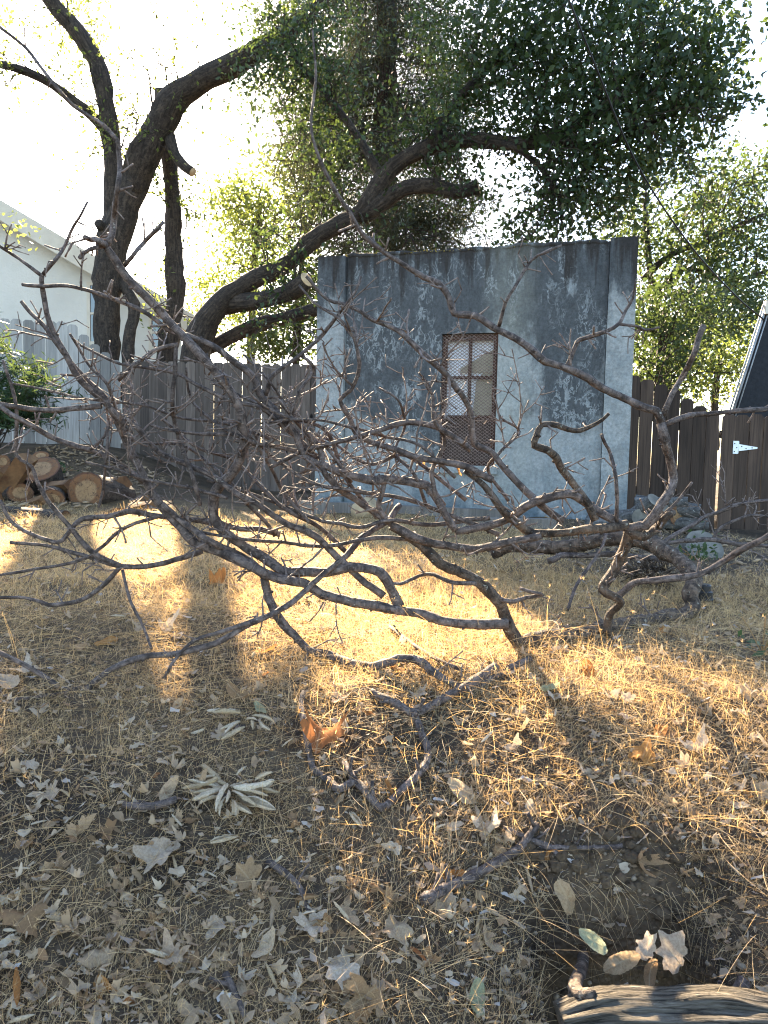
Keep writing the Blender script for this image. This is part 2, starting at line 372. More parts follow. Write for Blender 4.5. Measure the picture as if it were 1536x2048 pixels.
PLASTIC = m_plain('black_plastic', (.012, .012, .013), (.03, .03, .032), 20, 0.35, 0.1, 0.001)
STONE = m_plain('stone', (.12, .115, .105), (.34, .32, .28), 9, 0.9, 0.5, 0.01)
tgl = NT('window_glass', 0.05); tgl.col((.10, .13, .15)); tgl.b.inputs['Specular IOR Level'].default_value = 0.9; GLASS = tgl.m

# ------------------------------------------------------------------ ground
def ground():
    def axis(stops):
        out = [stops[0][0]]
        for (a, s0), (b, s1) in zip(stops[:-1], stops[1:]):
            x = a
            while x < b - 1e-6:
                x = min(b, x + s0 + (s1 - s0) * (x - a) / (b - a)); out.append(x)
        return np.array(out)
    xs = axis([(-60, 5), (-8, .25), (-2.2, .03), (-1.2, .014), (1.3, .014), (2.2, .03), (8, .25), (60, 5)])
    ys = axis([(-6, .6), (1.0, .05), (1.4, .011), (3.2, .016), (6, .05), (12, .2), (90, 6)])
    X, Y = np.meshgrid(xs, ys); Z = H(X, Y); nx, ny = len(xs), len(ys)
    V = np.stack([X, Y, Z], -1).reshape(-1, 3)
    i = np.arange(ny - 1)[:, None] * nx + np.arange(nx - 1)[None]
    Q = np.stack([i, i + 1, i + nx + 1, i + nx], -1).reshape(-1, 4)
    kind(MB().add(V, Q).build('ground', SOIL), 'structure')
ground()

# ------------------------------------------------------------------ concrete shed
A0 = P(1254, 1000, 7.0); B0 = P(633, 1000, 7.9)
sv = (A0 - B0); sv[2] = 0; SW = np.linalg.norm(sv); su_ = sv / SW; sn = np.array([su_[1], -su_[0], 0])
SZ0 = 1.02; SH = 2.53
shed = empty('concrete_shed', (B0[0], B0[1], SZ0), 'weathered flat roofed concrete shed with black stains and one meshed window', 'shed', rz=math.atan2(su_[1], su_[0]))
def on_shed(px, py):
    v = ray(px, py); t = np.dot(B0 - EYE, sn) / np.dot(v, sn); p = EYE + v * t
    return float(np.dot(p - B0, su_)), float(p[2] - SZ0)
def local(o, par): o.matrix_parent_inverse = Matrix.Identity(4); return o
wx0, wz1 = on_shed(884, 668); wx1, _ = on_shed(997, 664); _, wz0 = on_shed(880, 930)
pl0 = on_shed(690, 760)[0]; pr0 = on_shed(1210, 760)[0]
m = MB(); DY = 2.4; rec = 0.105
xs_ = [pl0 + .006, wx0, wx1, pr0 - .006]; zs_ = [-0.25, wz0, wz1, SH]
for a in range(3):
    for b in range(3):
        if a == 1 and b == 1: continue
        m.add([(xs_[a], 0, zs_[b]), (xs_[a + 1], 0, zs_[b]), (xs_[a + 1], 0, zs_[b + 1]), (xs_[a], 0, zs_[b + 1])], [(0, 1, 2, 3)])
for p, q in (((wx0, wz0), (wx1, wz0)), ((wx1, wz0), (wx1, wz1)), ((wx1, wz1), (wx0, wz1)), ((wx0, wz1), (wx0, wz0))):
    m.add([(p[0], 0, p[1]), (q[0], 0, q[1]), (q[0], rec + .05, q[1]), (p[0], rec + .05, p[1])], [(3, 2, 1, 0)])
m.add([(0.05, .05, -.25), (0.05, DY, -.25), (0.05, DY, SH), (0.05, .05, SH)], [(0, 1, 2, 3)])
m.add([(SW - .05, .05, -.25), (SW - .05, DY, -.25), (SW - .05, DY, SH), (SW - .05, .05, SH)], [(3, 2, 1, 0)])
m.add([(0.05, DY, -.25), (SW - .05, DY, -.25), (SW - .05, DY, SH), (0.05, DY, SH)], [(3, 2, 1, 0)])
m.add([(pl0, 0, SH), (pr0, 0, SH), (pr0, .16, SH), (pl0, .16, SH)], [(0, 1, 2, 3)])
m.add([(pl0, .16, SH), (pr0, .16, SH), (pr0, .16, SH - .2), (pl0, .16, SH - .2)], [(0, 1, 2, 3)])
local(m.build('wall', CONC, shed, False), shed)
m = MB(); box(m, (0.06, .17, SH - .22), (SW - .06, DY - .01, SH - .16)); local(m.build('roof', CONC, shed, False), shed)
for x0, x1, dz in ((0.0, pl0, 0.0), (pr0, SW, 0.015)):
    m = MB(); box(m, (x0, -.055, -.25), (x1, .30, SH + dz)); local(m.build('pilaster', CONC_PALE, shed, False), shed)
# window: rusty frame, bars, backing panes, expanded mesh
ww, wh = wx1 - wx0, wz1 - wz0
m = MB(); fw = 0.048; y0, y1 = 0.036, 0.072
box(m, (wx0 + .004, y0, wz0 + .004), (wx0 + fw, y1, wz1 - .004)); box(m, (wx1 - fw, y0, wz0 + .004), (wx1 - .004, y1, wz1 - .004))
box(m, (wx0 + fw, y0, wz1 - fw - .01), (wx1 - fw, y1, wz1 - .004)); box(m, (wx0 + fw, y0, wz0 + .004), (wx1 - fw, y1, wz0 + fw))
win = local(m.build('window', RUST, shed, False), shed)
zm = on_shed(940, 834)[1]; zq = on_shed(940, 754)[1]; xc = (wx0 + wx1) / 2
m = MB(); box(m, (wx0 + fw, y0 + .003, zm - .018), (wx1 - fw, y1 - .003, zm + .018)); box(m, (xc - .015, y0 + .006, zm + .018), (xc + .015, y1 - .006, wz1 - fw - .01))
box(m, (wx0 + fw, y0 + .009, zq - .014), (wx1 - fw, y1 - .009, zq + .014)); local(m.build('window_bar', RUST, win, False), shed)
yb = rec
def pane(poly, mat, name, yy):
    mb = MB(); prism(mb, poly, np.array([0, yy, 0.0]), np.array([1., 0, 0]), np.array([0, 0, 1.]), (0, 1, 0), 0.006); return local(mb.build(name, mat, win, False), shed)
pane([(wx0 + .006, zm), (wx1 - .006, zm), (wx1 - .006, wz1 - .006), (wx0 + .006, wz1 - .006)], PAPER, 'pane', yb)
pane([(wx1 - .012, zm + .01), (wx1 - .012, wz1 - .22), (xc + .06, zq - .02), (xc + .03, zm + .01)], TANBOARD, 'backing_board', yb - .012)
pane([(wx1 - .012, zq + .05), (wx1 - .012, wz1 - .12), (xc - .10, zq + .09), (xc - .10, zq + .05)], TANBOARD, 'backing_board', yb - .022)
pane([(wx0 + .006, wz0 + .006), (wx1 - .006, wz0 + .006), (wx1 - .006, zm), (wx0 + .006, zm)], BROWNPANEL, 'lower_panel', yb)
m = MB(); cw, ch = 0.044, 0.031                                   # diamonds of expanded metal
nxm, nzm = int(ww / cw) + 1, int(wh / ch) + 1
for s in (1, -1):
    for i in range(-nzm, nxm + nzm):
        pts = []
        for k in range(2 * nzm + 2):
            x = (i + 0.5 * k * s) * cw; z = 0.5 * k * ch
            if -1e-6 <= x <= ww and z <= wh: pts.append((wx0 + x, 0.024 + .003 * s, wz0 + z))
        if len(pts) > 2: tube(m, np.array([pts[0], pts[len(pts) // 2], pts[-1]]), 0.0030, 4, 0, False)
local(m.build('security_mesh', MESHIRON, win), shed)
m = MB(); box(m, (wx0 - .03, -.035, wz0 - .075), (wx1 + .03, .0 - .002, wz0 - .012)); local(m.build('window_sill', CONC, win, False), shed)
m = MB(); cx_ = np.arange(pl0 + .02, pr0 - .02, .03)                 # crumbled mortar lip along the roof edge
tube(m, np.stack([cx_, .012 + .010 * vnoise(cx_ * 9, cx_ * 0, 6), SH + .004 + .022 * vnoise(cx_ * 5, cx_ * 0, 7) + .012 * vnoise(cx_ * 21, cx_ * 0, 8)], 1), .022 + .010 * vnoise(cx_ * 14, cx_ * 0, 3), 8, .12)
local(m.build('coping', CONC, shed), shed)
m = MB()                                                         # moss and needles lying along the roof edge
n = 3600; k = rng.random(n) ** 0.8; xx = np.where(rng.random(n) < .6, 0.8 + rng.normal(0.35, .32, n), rng.random(n) * SW)
xx = np.clip(xx, .08, SW - .03); base = np.stack([xx, rng.random(n) * .30 - .012, SH - .004 + (rng.random(n) ** 2) * .035 * (0.5 + vnoise(xx * 6, xx * 0, 9))], 1)
def leafquads(mb, C, size, asp, g, droop=0.0, attv=None):
    n = len(C); d = g.normal(size=(n, 3)); d[:, 2] -= droop; d /= np.linalg.norm(d, axis=1)[:, None]
    w = np.cross(d, g.normal(size=(n, 3))); w /= np.linalg.norm(w, axis=1)[:, None] + 1e-9
    nr = np.cross(d, w)
    s = (size * (0.65 + 0.7 * g.random(n)))[:, None]
    V = np.stack([C - d * s, C - d * s * .1 + w * s * asp + nr * s * .14, C + d * s, C - d * s * .1 - w * s * asp + nr * s * .14], 1)
    mb.add(V.reshape(-1, 3), np.arange(4 * n).reshape(n, 4), None, None, np.repeat(g.random(n) if attv is None else attv, 4)); return mb
leafquads(m, base, 0.012, 0.35, rng); local(m.build('moss', MOSS, shed), shed)
# weathered timbers along the foot of the shed
def slab(name, p, q, w, h, mat, label, cat, group=None):
    p = np.array(p, float); q = np.array(q, float); u = q - p; L = np.linalg.norm(u); a = math.atan2(u[1], u[0])
    mb = MB(); box(mb, (0, -w / 2, 0), (L, w / 2, h), 0.6); o = mb.build(name, mat, None, False)
    o.location = p; o.rotation_euler = (0, -math.asin(u[2] / L), a); return tag(o, label, cat, group)
p = P(600, 1025, 7.35); q = P(1010, 1045, 6.9); p[2] = H(p[0], p[1]) - .03; q[2] = H(q[0], q[1]) - .03
slab('garden_timber', p, q, .12, .13, TIMBER, 'long grey weathered timber edging along the foot of the shed wall', 'timber')
p = P(870, 1055, 6.3); q = P(1110, 1055, 6.25); p[2] = H(p[0], p[1]) - .02; q[2] = H(q[0], q[1]) - .02
slab('garden_timber', p, q, .10, .10, TIMBER, 'short grey board lying on the ground in front of the longer timber', 'timber')

# ------------------------------------------------------------------ fences, gate
def boards(mb, p, q, topf, width, gap, thick, g, dog=0.028, tilt=0.0022, zbot=None):
    p = np.array(p, float); q = np.array(q, float); u = q - p; L = math.hypot(u[0], u[1]); u = np.array([u[0], u[1], 0]) / L; n = np.array([u[1], -u[0], 0])
    k = max(1, round(L / (width + gap))); width = L / k - gap; uz = np.array([0, 0, 1.0])
    for i in range(k):
        s = i * (width + gap); c = p + u * s; a = g.random()
        zt = topf((s + width / 2) / L) + g.normal(0, .004); zb = (H(c[0], c[1], False) - .06) if zbot is None else zbot
        o = np.array([c[0], c[1], zb]) + n * (g.random() * .006); hgt = zt - zb; sl = g.normal(0, tilt); w = width * (1 - .04 * g.random())
        poly = [(0, 0), (w, 0), (w + sl, hgt - dog), (w - dog + sl, hgt), (dog + sl, hgt), (sl, hgt - dog)]
        st = mb.n; prism(mb, poly, o, u, uz, n, -thick, a)
        for arr in mb.uv[-8:]: arr[:, 0] += i * 1.37; arr[:, 1] += i * 0.71
    return u, n
def rail(parent, p, q, z0, z1, mat, n, off=0.045):
    p = np.array([p[0], p[1], z0]) - n * off; q = np.array([q[0], q[1], z1]) - n * off
    mb = MB(); u = q - p; L = np.linalg.norm(u); M = Matrix.Translation(Vector(p)) @ Matrix.Rotation(math.atan2(u[1], u[0]), 4, 'Z') @ Matrix.Rotation(-math.asin(u[2] / L), 4, 'Y')
    box(mb, (0, -.018, -.04), (L, .018, .04), .5, M); return mb.build('rail', mat, parent, False)
def ztop(pxs, pys, dfun):
    return lambda s: float(np.interp(s, np.linspace(0, 1, len(pxs)), [P(a, b, dfun(t))[2] for t, a, b in zip(np.linspace(0, 1, len(pxs)), pxs, pys)]))
def fence(name, label, p0, p1, d0, d1, tops, mat, width, gap, step=True, posts=3):
    p = P(p0, 900, d0); q = P(p1, 900, d1)
    f = lambda px: P(px, float(np.interp(px, [t[0] for t in tops], [t[1] for t in tops])), float(np.interp(px, [p0, p1], [d0, d1])))[2]
    tf = lambda s: f(p0 + (p1 - p0) * s)
    o = empty(name, (p[0], p[1], H(p[0], p[1])), label, 'fence')
    mb = MB(); u, n = boards(mb, p, q, tf, width, gap, .018, np.random.default_rng(len(label)))
    mb.build('board_panel', mat, o, False)
    zl, zr = min(tf(.02), tf(.3)) - .25, tf(.98) - .25
    rail(o, p, q, zl, zr, mat, n); rail(o, p, q, H(p[0], p[1]) + .3, H(q[0], q[1]) + .3, mat, n)
    for k in range(posts):
        s = (k + .5) / posts; c = p + (q - p) * s - n * .11; mb = MB()
        box(mb, (c[0] - .045, c[1] - .045, H(c[0], c[1]) - .1), (c[0] + .045, c[1] + .045, min(tf(s), 9) - .12), .4); mb.build('post', mat, o, False)
    return o
fence('picket_fence', 'pale silver grey dog eared board fence stepping down before the oak trunks', -330, 243, 9.3, 10.9,
      [(-400, 610), (-100, 632), (125, 644), (138, 650), (153, 664), (166, 676), (181, 688), (198, 700), (216, 711), (232, 721), (260, 723)], FENCE_GREY, .132, .006)
fence('picket_fence', 'brown weathered board fence running from the oaks to the concrete shed', 245, 700, 10.9, 10.2,
      [(240, 723), (430, 724), (520, 727), (700, 730)], FENCE_BROWN, .134, .0025)
fence('picket_fence', 'dark brown gappy board fence stepping down from the shed to the gate', 1250, 1437, 7.75, 7.75,
      [(1240, 748), (1284, 755), (1300, 766), (1330, 768), (1350, 782), (1372, 800), (1400, 812), (1425, 826), (1450, 828)], FENCE_DARK, .140, .004, posts=1)
gp = P(1442, 900, 7.75); gq = P(1720, 900, 7.75)
gate = empty('garden_gate', (gp[0], gp[1], H(gp[0], gp[1])), 'dark wooden board gate with a white strap hinge', 'gate')
gt = P(1480, 829, 7.75)[2]
mb = MB(); gu, gn = boards(mb, gp, gq, lambda s: gt, .135, .004, .02, np.random.default_rng(4)); mb.build('board_panel', FENCE_DARK, gate, False)
rail(gate, gp, gq, gt - .2, gt - .2, FENCE_DARK, gn); rail(gate, gp, gq, .95, .95, FENCE_DARK, gn)
hp = P(1465, 895, 7.75); hz = np.array([0, 0, 1.0]); hmb = MB()
prism(hmb, [(0, -.062), (.052, -.062), (.052, .066), (0, .066)], hp + gn * .010, gu, hz, gn, .004)
prism(hmb, [(.056, -.035), (.24, -.008), (.248, 0), (.24, .008), (.056, .035)], hp + gn * .010, gu, hz, gn, .004)
hinge = hmb.build('hinge', WHITEMETAL, gate, False)
mb = MB()
tube(mb, np.array([hp + gu * .054 + gn * .012 - hz * .058, hp + gu * .054 + gn * .012, hp + gu * .054 + gn * .012 + hz * .062]), .005, 8); mb.build('hinge_pin', WHITEMETAL, hinge)
for a, b in ((.014, -.04), (.014, .04), (.036, 0.0), (.085, .012), (.13, -.008), (.19, 0)):
    mb = MB(); c = hp + gu * a + hz * b + gn * .014; tube(mb, np.array([c, c + gn * .001, c + gn * .002]), .006, 8); mb.build('screw', CABLE, hinge)

# ------------------------------------------------------------------ beige house beyond the left fence
hd = 14.2
def HP(px, py): return P(px, py, hd)
a, b = HP(-30, 395), HP(402, 652); sl = (b[2] - a[2]) / (b[0] - a[0])
xe = b[0]; xr = xe - 9.0; zr = b[2] + sl * (xr - xe); zE = b[2] - .12
house = empty('beige_house', (xr, hd, 1.1), 'beige stucco house with a sloping roof edge beyond the grey fence', 'house')
mb = MB(); poly = [(xr - 6, .9), (xe - .35, .9), (xe - .35, b[2] - .35 * sl - .04), (xr, zr - .04), (xr - 6, zr - 4)]
prism(mb, poly, np.array([0, hd, 0.0]), np.array([1., 0, 0]), np.array([0, 0, 1.]), (-.4, 1, 0), 7.0); mb.build('wall', STUCCO, house, False)
mb = MB(); prism(mb, [(xr, zr - .02), (xe, b[2] - .02), (xe, b[2] + .10), (xr, zr + .10)], np.array([0, hd - .42, 0.0]), np.array([1., 0, 0]), np.array([0, 0, 1.]), (-.4, 1, 0), 7.6)
rf = mb.build('roof', TRIM, house, False)
mb = MB(); prism(mb, [(xr, zr - .25), (xe + .01, b[2] - .25), (xe + .01, b[2] + .104), (xr, zr + .104)], np.array([0, hd - .45, 0.0]), np.array([1., 0, 0]), np.array([0, 0, 1.]), (0, 1, 0), .028)
mb.build('fascia', TRIM, rf, False)
def hwin(x0, y0, x1, y1):
    p, q = HP(x0, y1), HP(x1, y0); mb = MB(); t = .06
    for lo, hi in (((p[0], p[2]), (p[0] + t, q[2])), ((q[0] - t, p[2]), (q[0], q[2])), ((p[0] + t, p[2]), (q[0] - t, p[2] + t)), ((p[0] + t, q[2] - t), (q[0] - t, q[2])), ((p[0] + t, (p[2] + q[2]) / 2 - .02), (q[0] - t, (p[2] + q[2]) / 2 + .02))):
        box(mb, (lo[0], hd - .05, lo[1]), (hi[0], hd - .004, hi[1]))
    w = mb.build('window', TRIM, house, False); mb = MB(); box(mb, (p[0] + t, hd - .03, p[2] + t), (q[0] - t, hd - .010, q[2] - t)); mb.build('pane', GLASS, w, False)
hwin(176, 566, 232, 690); hwin(299, 632, 345, 700)

# ------------------------------------------------------------------ black roofed building, right
c1 = P(1531, 612, 9.0); c0 = P(1462, 830, 9.0); c2 = P(1900, 830, 9.0)
bb = empty('black_building', (c0[0], 9.0, H(c0[0], 9.0)), 'black steep roofed building rising behind the gate', 'building')
mb = MB(); prism(mb, [(c0[0], c0[2] - .02), (c2[0], c0[2] - .02), (c2[0], c1[2]), (c1[0], c1[2])], np.array([0, 9.0, 0]), np.array([1., 0, 0]), np.array([0, 0, 1.]), (.56, 1, 0), 3.0)
mb.build('roof', DARKROOF, bb, False)
mb = MB(); prism(mb, [(c0[0] + .15, .9), (c2[0] - .1, .9), (c2[0] - .1, c0[2] - .025), (c0[0] + .15, c0[2] - .025)], np.array([.09, 9.15, 0]), np.array([1., 0, 0]), np.array([0, 0, 1.]), (.56, 1, 0), 2.6); mb.build('wall', DARKROOF, bb, False)
sl_ = (c1 - c0) / np.linalg.norm(c1 - c0); mb = MB()
for off, w in ((-.035, .010), (.0, .016), (.045, .008)):
    o_ = np.array([sl_[2], 0, -sl_[0]]) * off
    tube(mb, np.array([c0 + o_ + [0, -.02, 0], (c0 + c1) / 2 + o_ + [0, -.02, 0], c1 + o_ + [0, -.02, 0]]), w, 6)
mb.build('edge_trim', GREYTRIM, bb)
mb = MB(); box(mb, (c1[0] - .03, 8.93, c1[2] - .10), (c1[0] + .3, 9.0 - .003, c1[2] + .05)); mb.build('gutter_end', TRIM, bb, False)

# overhead cable
mb = MB(); pts = [P(1128, -25, 6.2), P(1190, 130, 6.5), P(1275, 330, 7.2), P(1380, 490, 8.0), P(1470, 590, 8.6), P(1528, 640, 8.96)]
sp = spline([list(p) + [.0085] for p in pts], .15); tube(mb, sp[:, :3], sp[:, 3], 6)
tag(mb.build('overhead_cable', CABLE), 'black overhead cable slanting down to the black roofed building', 'cable')

# ------------------------------------------------------------------ brush pile
def lean(y):
    """how far off the pile stands at each height in the picture"""
    return np.interp(y, [300, 600, 900, 1100, 1200, 1290, 1330, 1400], [2.55, 2.66, 2.80, 2.88, 2.90, 2.86, 2.68, 2.56])
def trace(pts, d, r, step=.02, wob=0.0, seed=0, grounded=True):
    """branch centre line from picture points, distances and radii (pixels); returns x y z r"""
    k = len(pts); s = np.concatenate([[0], np.cumsum([math.dist(pts[i], pts[i + 1]) for i in range(k - 1)])]); s /= s[-1]
    dd = 0 if isinstance(d, float) else np.interp(s, np.linspace(0, 1, len(d)), d); rr = np.interp(s, np.linspace(0, 1, len(r)), r)
    if isinstance(d, float): dd = lean([y for x, y in pts]) + d
    dd = dd + wob * np.sin(s * math.pi) * np.sin(s * 9 + seed)
    out = np.array([list(P(x, y, z)) + [q * z / F] for (x, y), z, q in zip(pts, dd, rr)])
    sp = spline(out, step)
    g = np.random.default_rng(seed + 5)
    n = len(sp); kn = np.interp(np.arange(n), np.arange(0, n + 6, 3), g.random(len(np.arange(0, n + 6, 3)))) - .5
    sp[:, 3] *= 1 + .20 * kn
    kx = np.arange(0, n + 5, 4); fade = np.minimum(1, np.minimum(np.arange(n), np.arange(n)[::-1]) / 4.0)[:, None]
    jig = np.stack([np.interp(np.arange(n), kx, g.normal(size=len(kx)) * (g.random(len(kx)) < .45)) for _ in range(3)], 1)      # angular kinks from node to node
    sp[:, :3] += jig * np.minimum(sp[:, 3:4] * .42, .0075) * fade + (g.random((n, 3)) - .5) * sp[:, 3:4] * .10
    if grounded:
        gz = H(sp[:, 0], sp[:, 1]) + sp[:, 3] * .35; sp[:, 2] = np.maximum(sp[:, 2], gz)
    return sp
def twig_path(p, d, L, r, g, step=.018, kink=.24, grav=.02):
    pts = [p.copy()]; n = max(3, int(L / step)); dirs = d / np.linalg.norm(d); rr = [r]
    for i in range(n):
        dirs = dirs + g.normal(0, kink * (0.5 if i % 4 else 1.2), 3) * .55; dirs[2] += grav; dirs /= np.linalg.norm(dirs)
        q = pts[-1] + dirs * step; q[2] = max(q[2], H(q[0], q[1]) + .006); pts.append(q)
        rr.append(r * (1 - .5 * (i + 1) / n) * (1.32 if g.random() < .22 else 1.0))
    rr[-1] *= 1.5
    if n > 3: rr[-2] *= 1.35
    return np.array(pts), np.array(rr)
def grow_twig(mb, p, d, L, r, g, depth=0, **kw):
    pts, rr = twig_path(p, d, L, r, g, **kw); tube(mb, pts, rr, 5 if r < .004 else 6, .12, True, seed=int(g.integers(1e6)))
    if depth < 2:
        k = int(L / .055 + g.random() * .9)
        for _ in range(k):
            i = int(g.integers(1, len(pts))); t = pts[min(i + 1, len(pts) - 1)] - pts[i - 1]; t /= np.linalg.norm(t) + 1e-9
            w = np.cross(t, g.normal(size=3)); w /= np.linalg.norm(w) + 1e-9
            spur = g.random() < .62
            grow_twig(mb, pts[i], t * .7 + w, (.012 + .022 * g.random()) if spur else L * (.25 + .35 * g.random()), max(.0021, rr[i] * .85), g, 2 if spur else depth + 1, **kw)
def bough(thing, pts, d, r, seed, ntw=6, tlen=(.07, .28), mat=BARK, name='bough', wob=.05, trange=(.08, .97), up=.35, sides=9, tmat=None):
    if seed < 60 and seed not in (1, 14, 22) or seed == 108: d = 0.0
    sp = trace(pts, d, [q * .80 for q in r], .02, wob, seed); mb = MB(); g = np.random.default_rng(seed * 13 + 1)
    tube(mb, sp[:, :3], sp[:, 3], sides, .07, True, seed=seed)
    for _ in range(int(len(sp) / 5)):                             # knots and bud scars on the stem itself
        i = int(g.integers(1, len(sp) - 1)); w = g.normal(size=3); t = sp[i + 1, :3] - sp[i - 1, :3]; t /= np.linalg.norm(t); w -= t * np.dot(w, t); w /= np.linalg.norm(w)
        c = sp[i, :3] + w * sp[i, 3] * .7; rr = min(.007, sp[i, 3] * .5)
        tube(mb, np.array([c, c + w * rr * .8, c + w * rr * 1.5 + t * rr * .5]), [rr, rr * .9, rr * .45], 6, .1, True, seed=seed + i)
    o = mb.build(name, mat, thing); stems.append((o, sp))
    ntw = int(ntw * .8)
    for k in range(ntw):
        s = trange[0] + (trange[1] - trange[0]) * (.45 * (k + g.random()) / max(1, ntw) + .55 * g.random() ** .6); i = int(np.clip(s * (len(sp) - 1), 1, len(sp) - 2))
        t = sp[i + 1, :3] - sp[i - 1, :3]; t /= np.linalg.norm(t); w = g.normal(size=3); w[2] += up; w -= t * np.dot(w, t); w /= np.linalg.norm(w) + 1e-9
        mb = MB(); L = tlen[0] * .5 + (tlen[1] * 1.25 - tlen[0] * .5) * g.random() ** 1.6
        grow_twig(mb, sp[i, :3], t * (.5 if g.random() < .75 else -.3) + w, L, min(sp[i, 3] * .6, sp[i, 3] * 0 + .0029 + .0024 * g.random()), g)
        mb.build('twig', TWIG, o)
    return o
stems = []
def thing_at(name, px, py, d, label, cat, group=None):
    p = P(px, py, d); return empty(name, (p[0], p[1], max(H(p[0], p[1]), p[2])), label, cat, group)

limb = thing_at('fallen_limb', 1200, 1285, 3.05, 'big fallen bare limb of many arching boughs sprawled before the shed', 'fallen limb')
# main stem: back, round to the right, forward along the ground, up again to the left
bough(limb, [(985, 1108), (1030, 1093), (1100, 1096), (1160, 1090), (1230, 1078), (1298, 1085), (1340, 1108), (1372, 1135), (1386, 1165), (1376, 1190), (1388, 1212), (1366, 1232), (1318, 1240), (1290, 1256), (1218, 1280), (1158, 1286), (1093, 1300), (1053, 1297), (1023, 1265), (1012, 1235), (1000, 1205), (986, 1188), (948, 1155), (893, 1125), (843, 1090), (783, 1050)],
      [4.2, 4.1, 3.9, 3.5, 3.25, 3.0, 2.9, 2.9, 2.87], [15, 18, 20, 21, 20, 21, 19, 15, 13, 12], 1, 12, (.05, .14), BARK_OLD, wob=0)
bough(limb, [(1016, 1247), (960, 1249), (893, 1243), (848, 1229), (768, 1212), (700, 1198), (650, 1185), (595, 1168), (540, 1150), (480, 1122), (415, 1092), (370, 1062), (335, 1025), (312, 993), (290, 955), (268, 915), (248, 872), (225, 826), (190, 788), (155, 750), (132, 710), (112, 672), (98, 640), (90, 610), (83, 560), (86, 548)],
      [2.95, 2.85, 2.8, 2.9, 3.0, 3.0, 2.95], [13, 12, 13, 13, 12, 9, 8, 6], 2, 33, (.06, .26))
bough(limb, [(86, 548), (108, 520), (130, 490), (148, 452), (162, 428), (175, 404)], [2.95, 2.9], [5, 2.6], 3, 6, (.03, .07))
bough(limb, [(84, 552), (55, 530), (25, 508), (0, 492), (-40, 470)], [2.95, 2.9], [4.5, 3], 4, 6, (.05, .14))
bough(limb, [(798, 1213), (788, 1190), (768, 1150), (750, 1135), (700, 1130), (640, 1140), (575, 1140), (525, 1115), (480, 1085), (446, 1060), (429, 1035), (426, 1008), (434, 982), (457, 960), (479, 922), (489, 875), (483, 832), (460, 787), (423, 735), (383, 690), (342, 646), (301, 602), (257, 559), (232, 523), (211, 491)],
      [2.87, 2.9, 3.0, 3.05, 3.0, 2.9, 2.75, 2.7], [13, 13, 12, 13, 12, 11, 11, 9.5], 5, 20, (.05, .2))
bough(limb, [(213, 492), (224, 470), (228, 440), (231, 410), (236, 370), (240, 335), (237, 300), (234, 278)], [2.7, 2.65], [8.5, 5], 6, 5, (.02, .05))
bough(limb, [(234, 280), (205, 250), (150, 214), (118, 180), (90, 145), (50, 95), (0, 55), (-30, 30)], [2.65, 2.6], [5, 3.4], 7, 3, (.03, .08))
bough(limb, [(211, 490), (198, 484), (182, 480), (170, 474)], [2.7, 2.66], [8, 6], 8, 5, (.03, .06))
bough(limb, [(205, 492), (185, 497), (168, 506), (160, 515)], [2.7, 2.74], [6, 5], 108, 3, (.02, .05))
bough(limb, [(250, 530), (270, 507), (290, 485), (310, 462), (328, 444)], [2.72, 2.66], [5.5, 4.5], 9, 3, (.03, .1))
bough(limb, [(45, 569), (85, 572), (135, 572), (190, 585), (240, 603), (285, 622), (318, 645), (342, 664)], [2.66, 2.78], [4.2, 6.0], 10, 8, (.03, .1))
bough(limb, [(356, 690), (330, 694), (300, 706), (275, 725), (255, 742), (238, 760)], [2.85, 2.7], [6, 5], 11, 5, (.04, .12))
bough(limb, [(363, 667), (400, 680), (433, 697), (473, 727), (505, 752), (520, 790), (545, 818), (579, 857), (605, 900), (625, 920), (659, 933), (692, 947), (745, 960), (779, 957), (819, 963), (852, 973), (866, 993), (885, 1022), (911, 1060)],
      [3.3, 3.6, 3.9, 4.0, 3.9], [6, 9, 10, 9, 11, 12, 10], 12, 26, (.06, .26))
bough(limb, [(911, 1063), (979, 1050), (1024, 1033), (1057, 1010), (1091, 997), (1134, 987), (1164, 1000), (1191, 1020), (1231, 1041), (1258, 1058)], [3.9, 3.4], [9, 11, 11], 13, 11, (.05, .18))
bough(limb, [(1213, 1280), (1214, 1258), (1219, 1228), (1244, 1206), (1228, 1192), (1204, 1180), (1226, 1148), (1243, 1115), (1254, 1083), (1259, 1058)], [3.05, 2.95, 2.87], [11, 10, 13, 13, 14], 14, 8, (.04, .16), BARK_OLD)
bough(limb, [(1252, 1062), (1291, 1040), (1317, 1013), (1337, 983), (1345, 955), (1341, 920), (1331, 877), (1322, 847)], [3.4, 3.3], [13, 12, 11.5], 15, 3, (.02, .06))
bough(limb, [(1322, 845), (1311, 820), (1271, 806), (1237, 790), (1184, 760), (1134, 737), (1091, 720), (1067, 699), (1024, 671), (978, 645), (948, 630), (908, 629), (899, 600), (878, 565), (848, 553), (808, 530), (768, 505), (730, 470), (700, 425), (675, 390), (640, 320), (622, 250), (632, 150), (625, 60)],
      [3.3, 3.3, 3.25, 3.2, 3.1], [10, 9.5, 9, 8, 6, 5, 3.5, 2.5], 16, 14, (.03, .12), trange=(.1, .75))
bough(limb, [(1326, 832), (1344, 790), (1364, 753), (1384, 713), (1394, 677), (1408, 650)], [3.3, 3.2], [7.5, 7], 17, 2, (.02, .03))
bough(limb, [(1328, 850), (1357, 838), (1391, 830), (1444, 825), (1491, 820), (1536, 812), (1580, 800)], [3.3, 3.2], [7, 6], 18, 2, (.02, .03))
bough(limb, [(1134, 735), (1146, 705), (1157, 683), (1168, 677), (1211, 663), (1237, 647), (1251, 620), (1266, 596), (1272, 560)], [3.27, 3.2, 3.15], [6.5, 5, 2.5], 19, 8, (.02, .06))
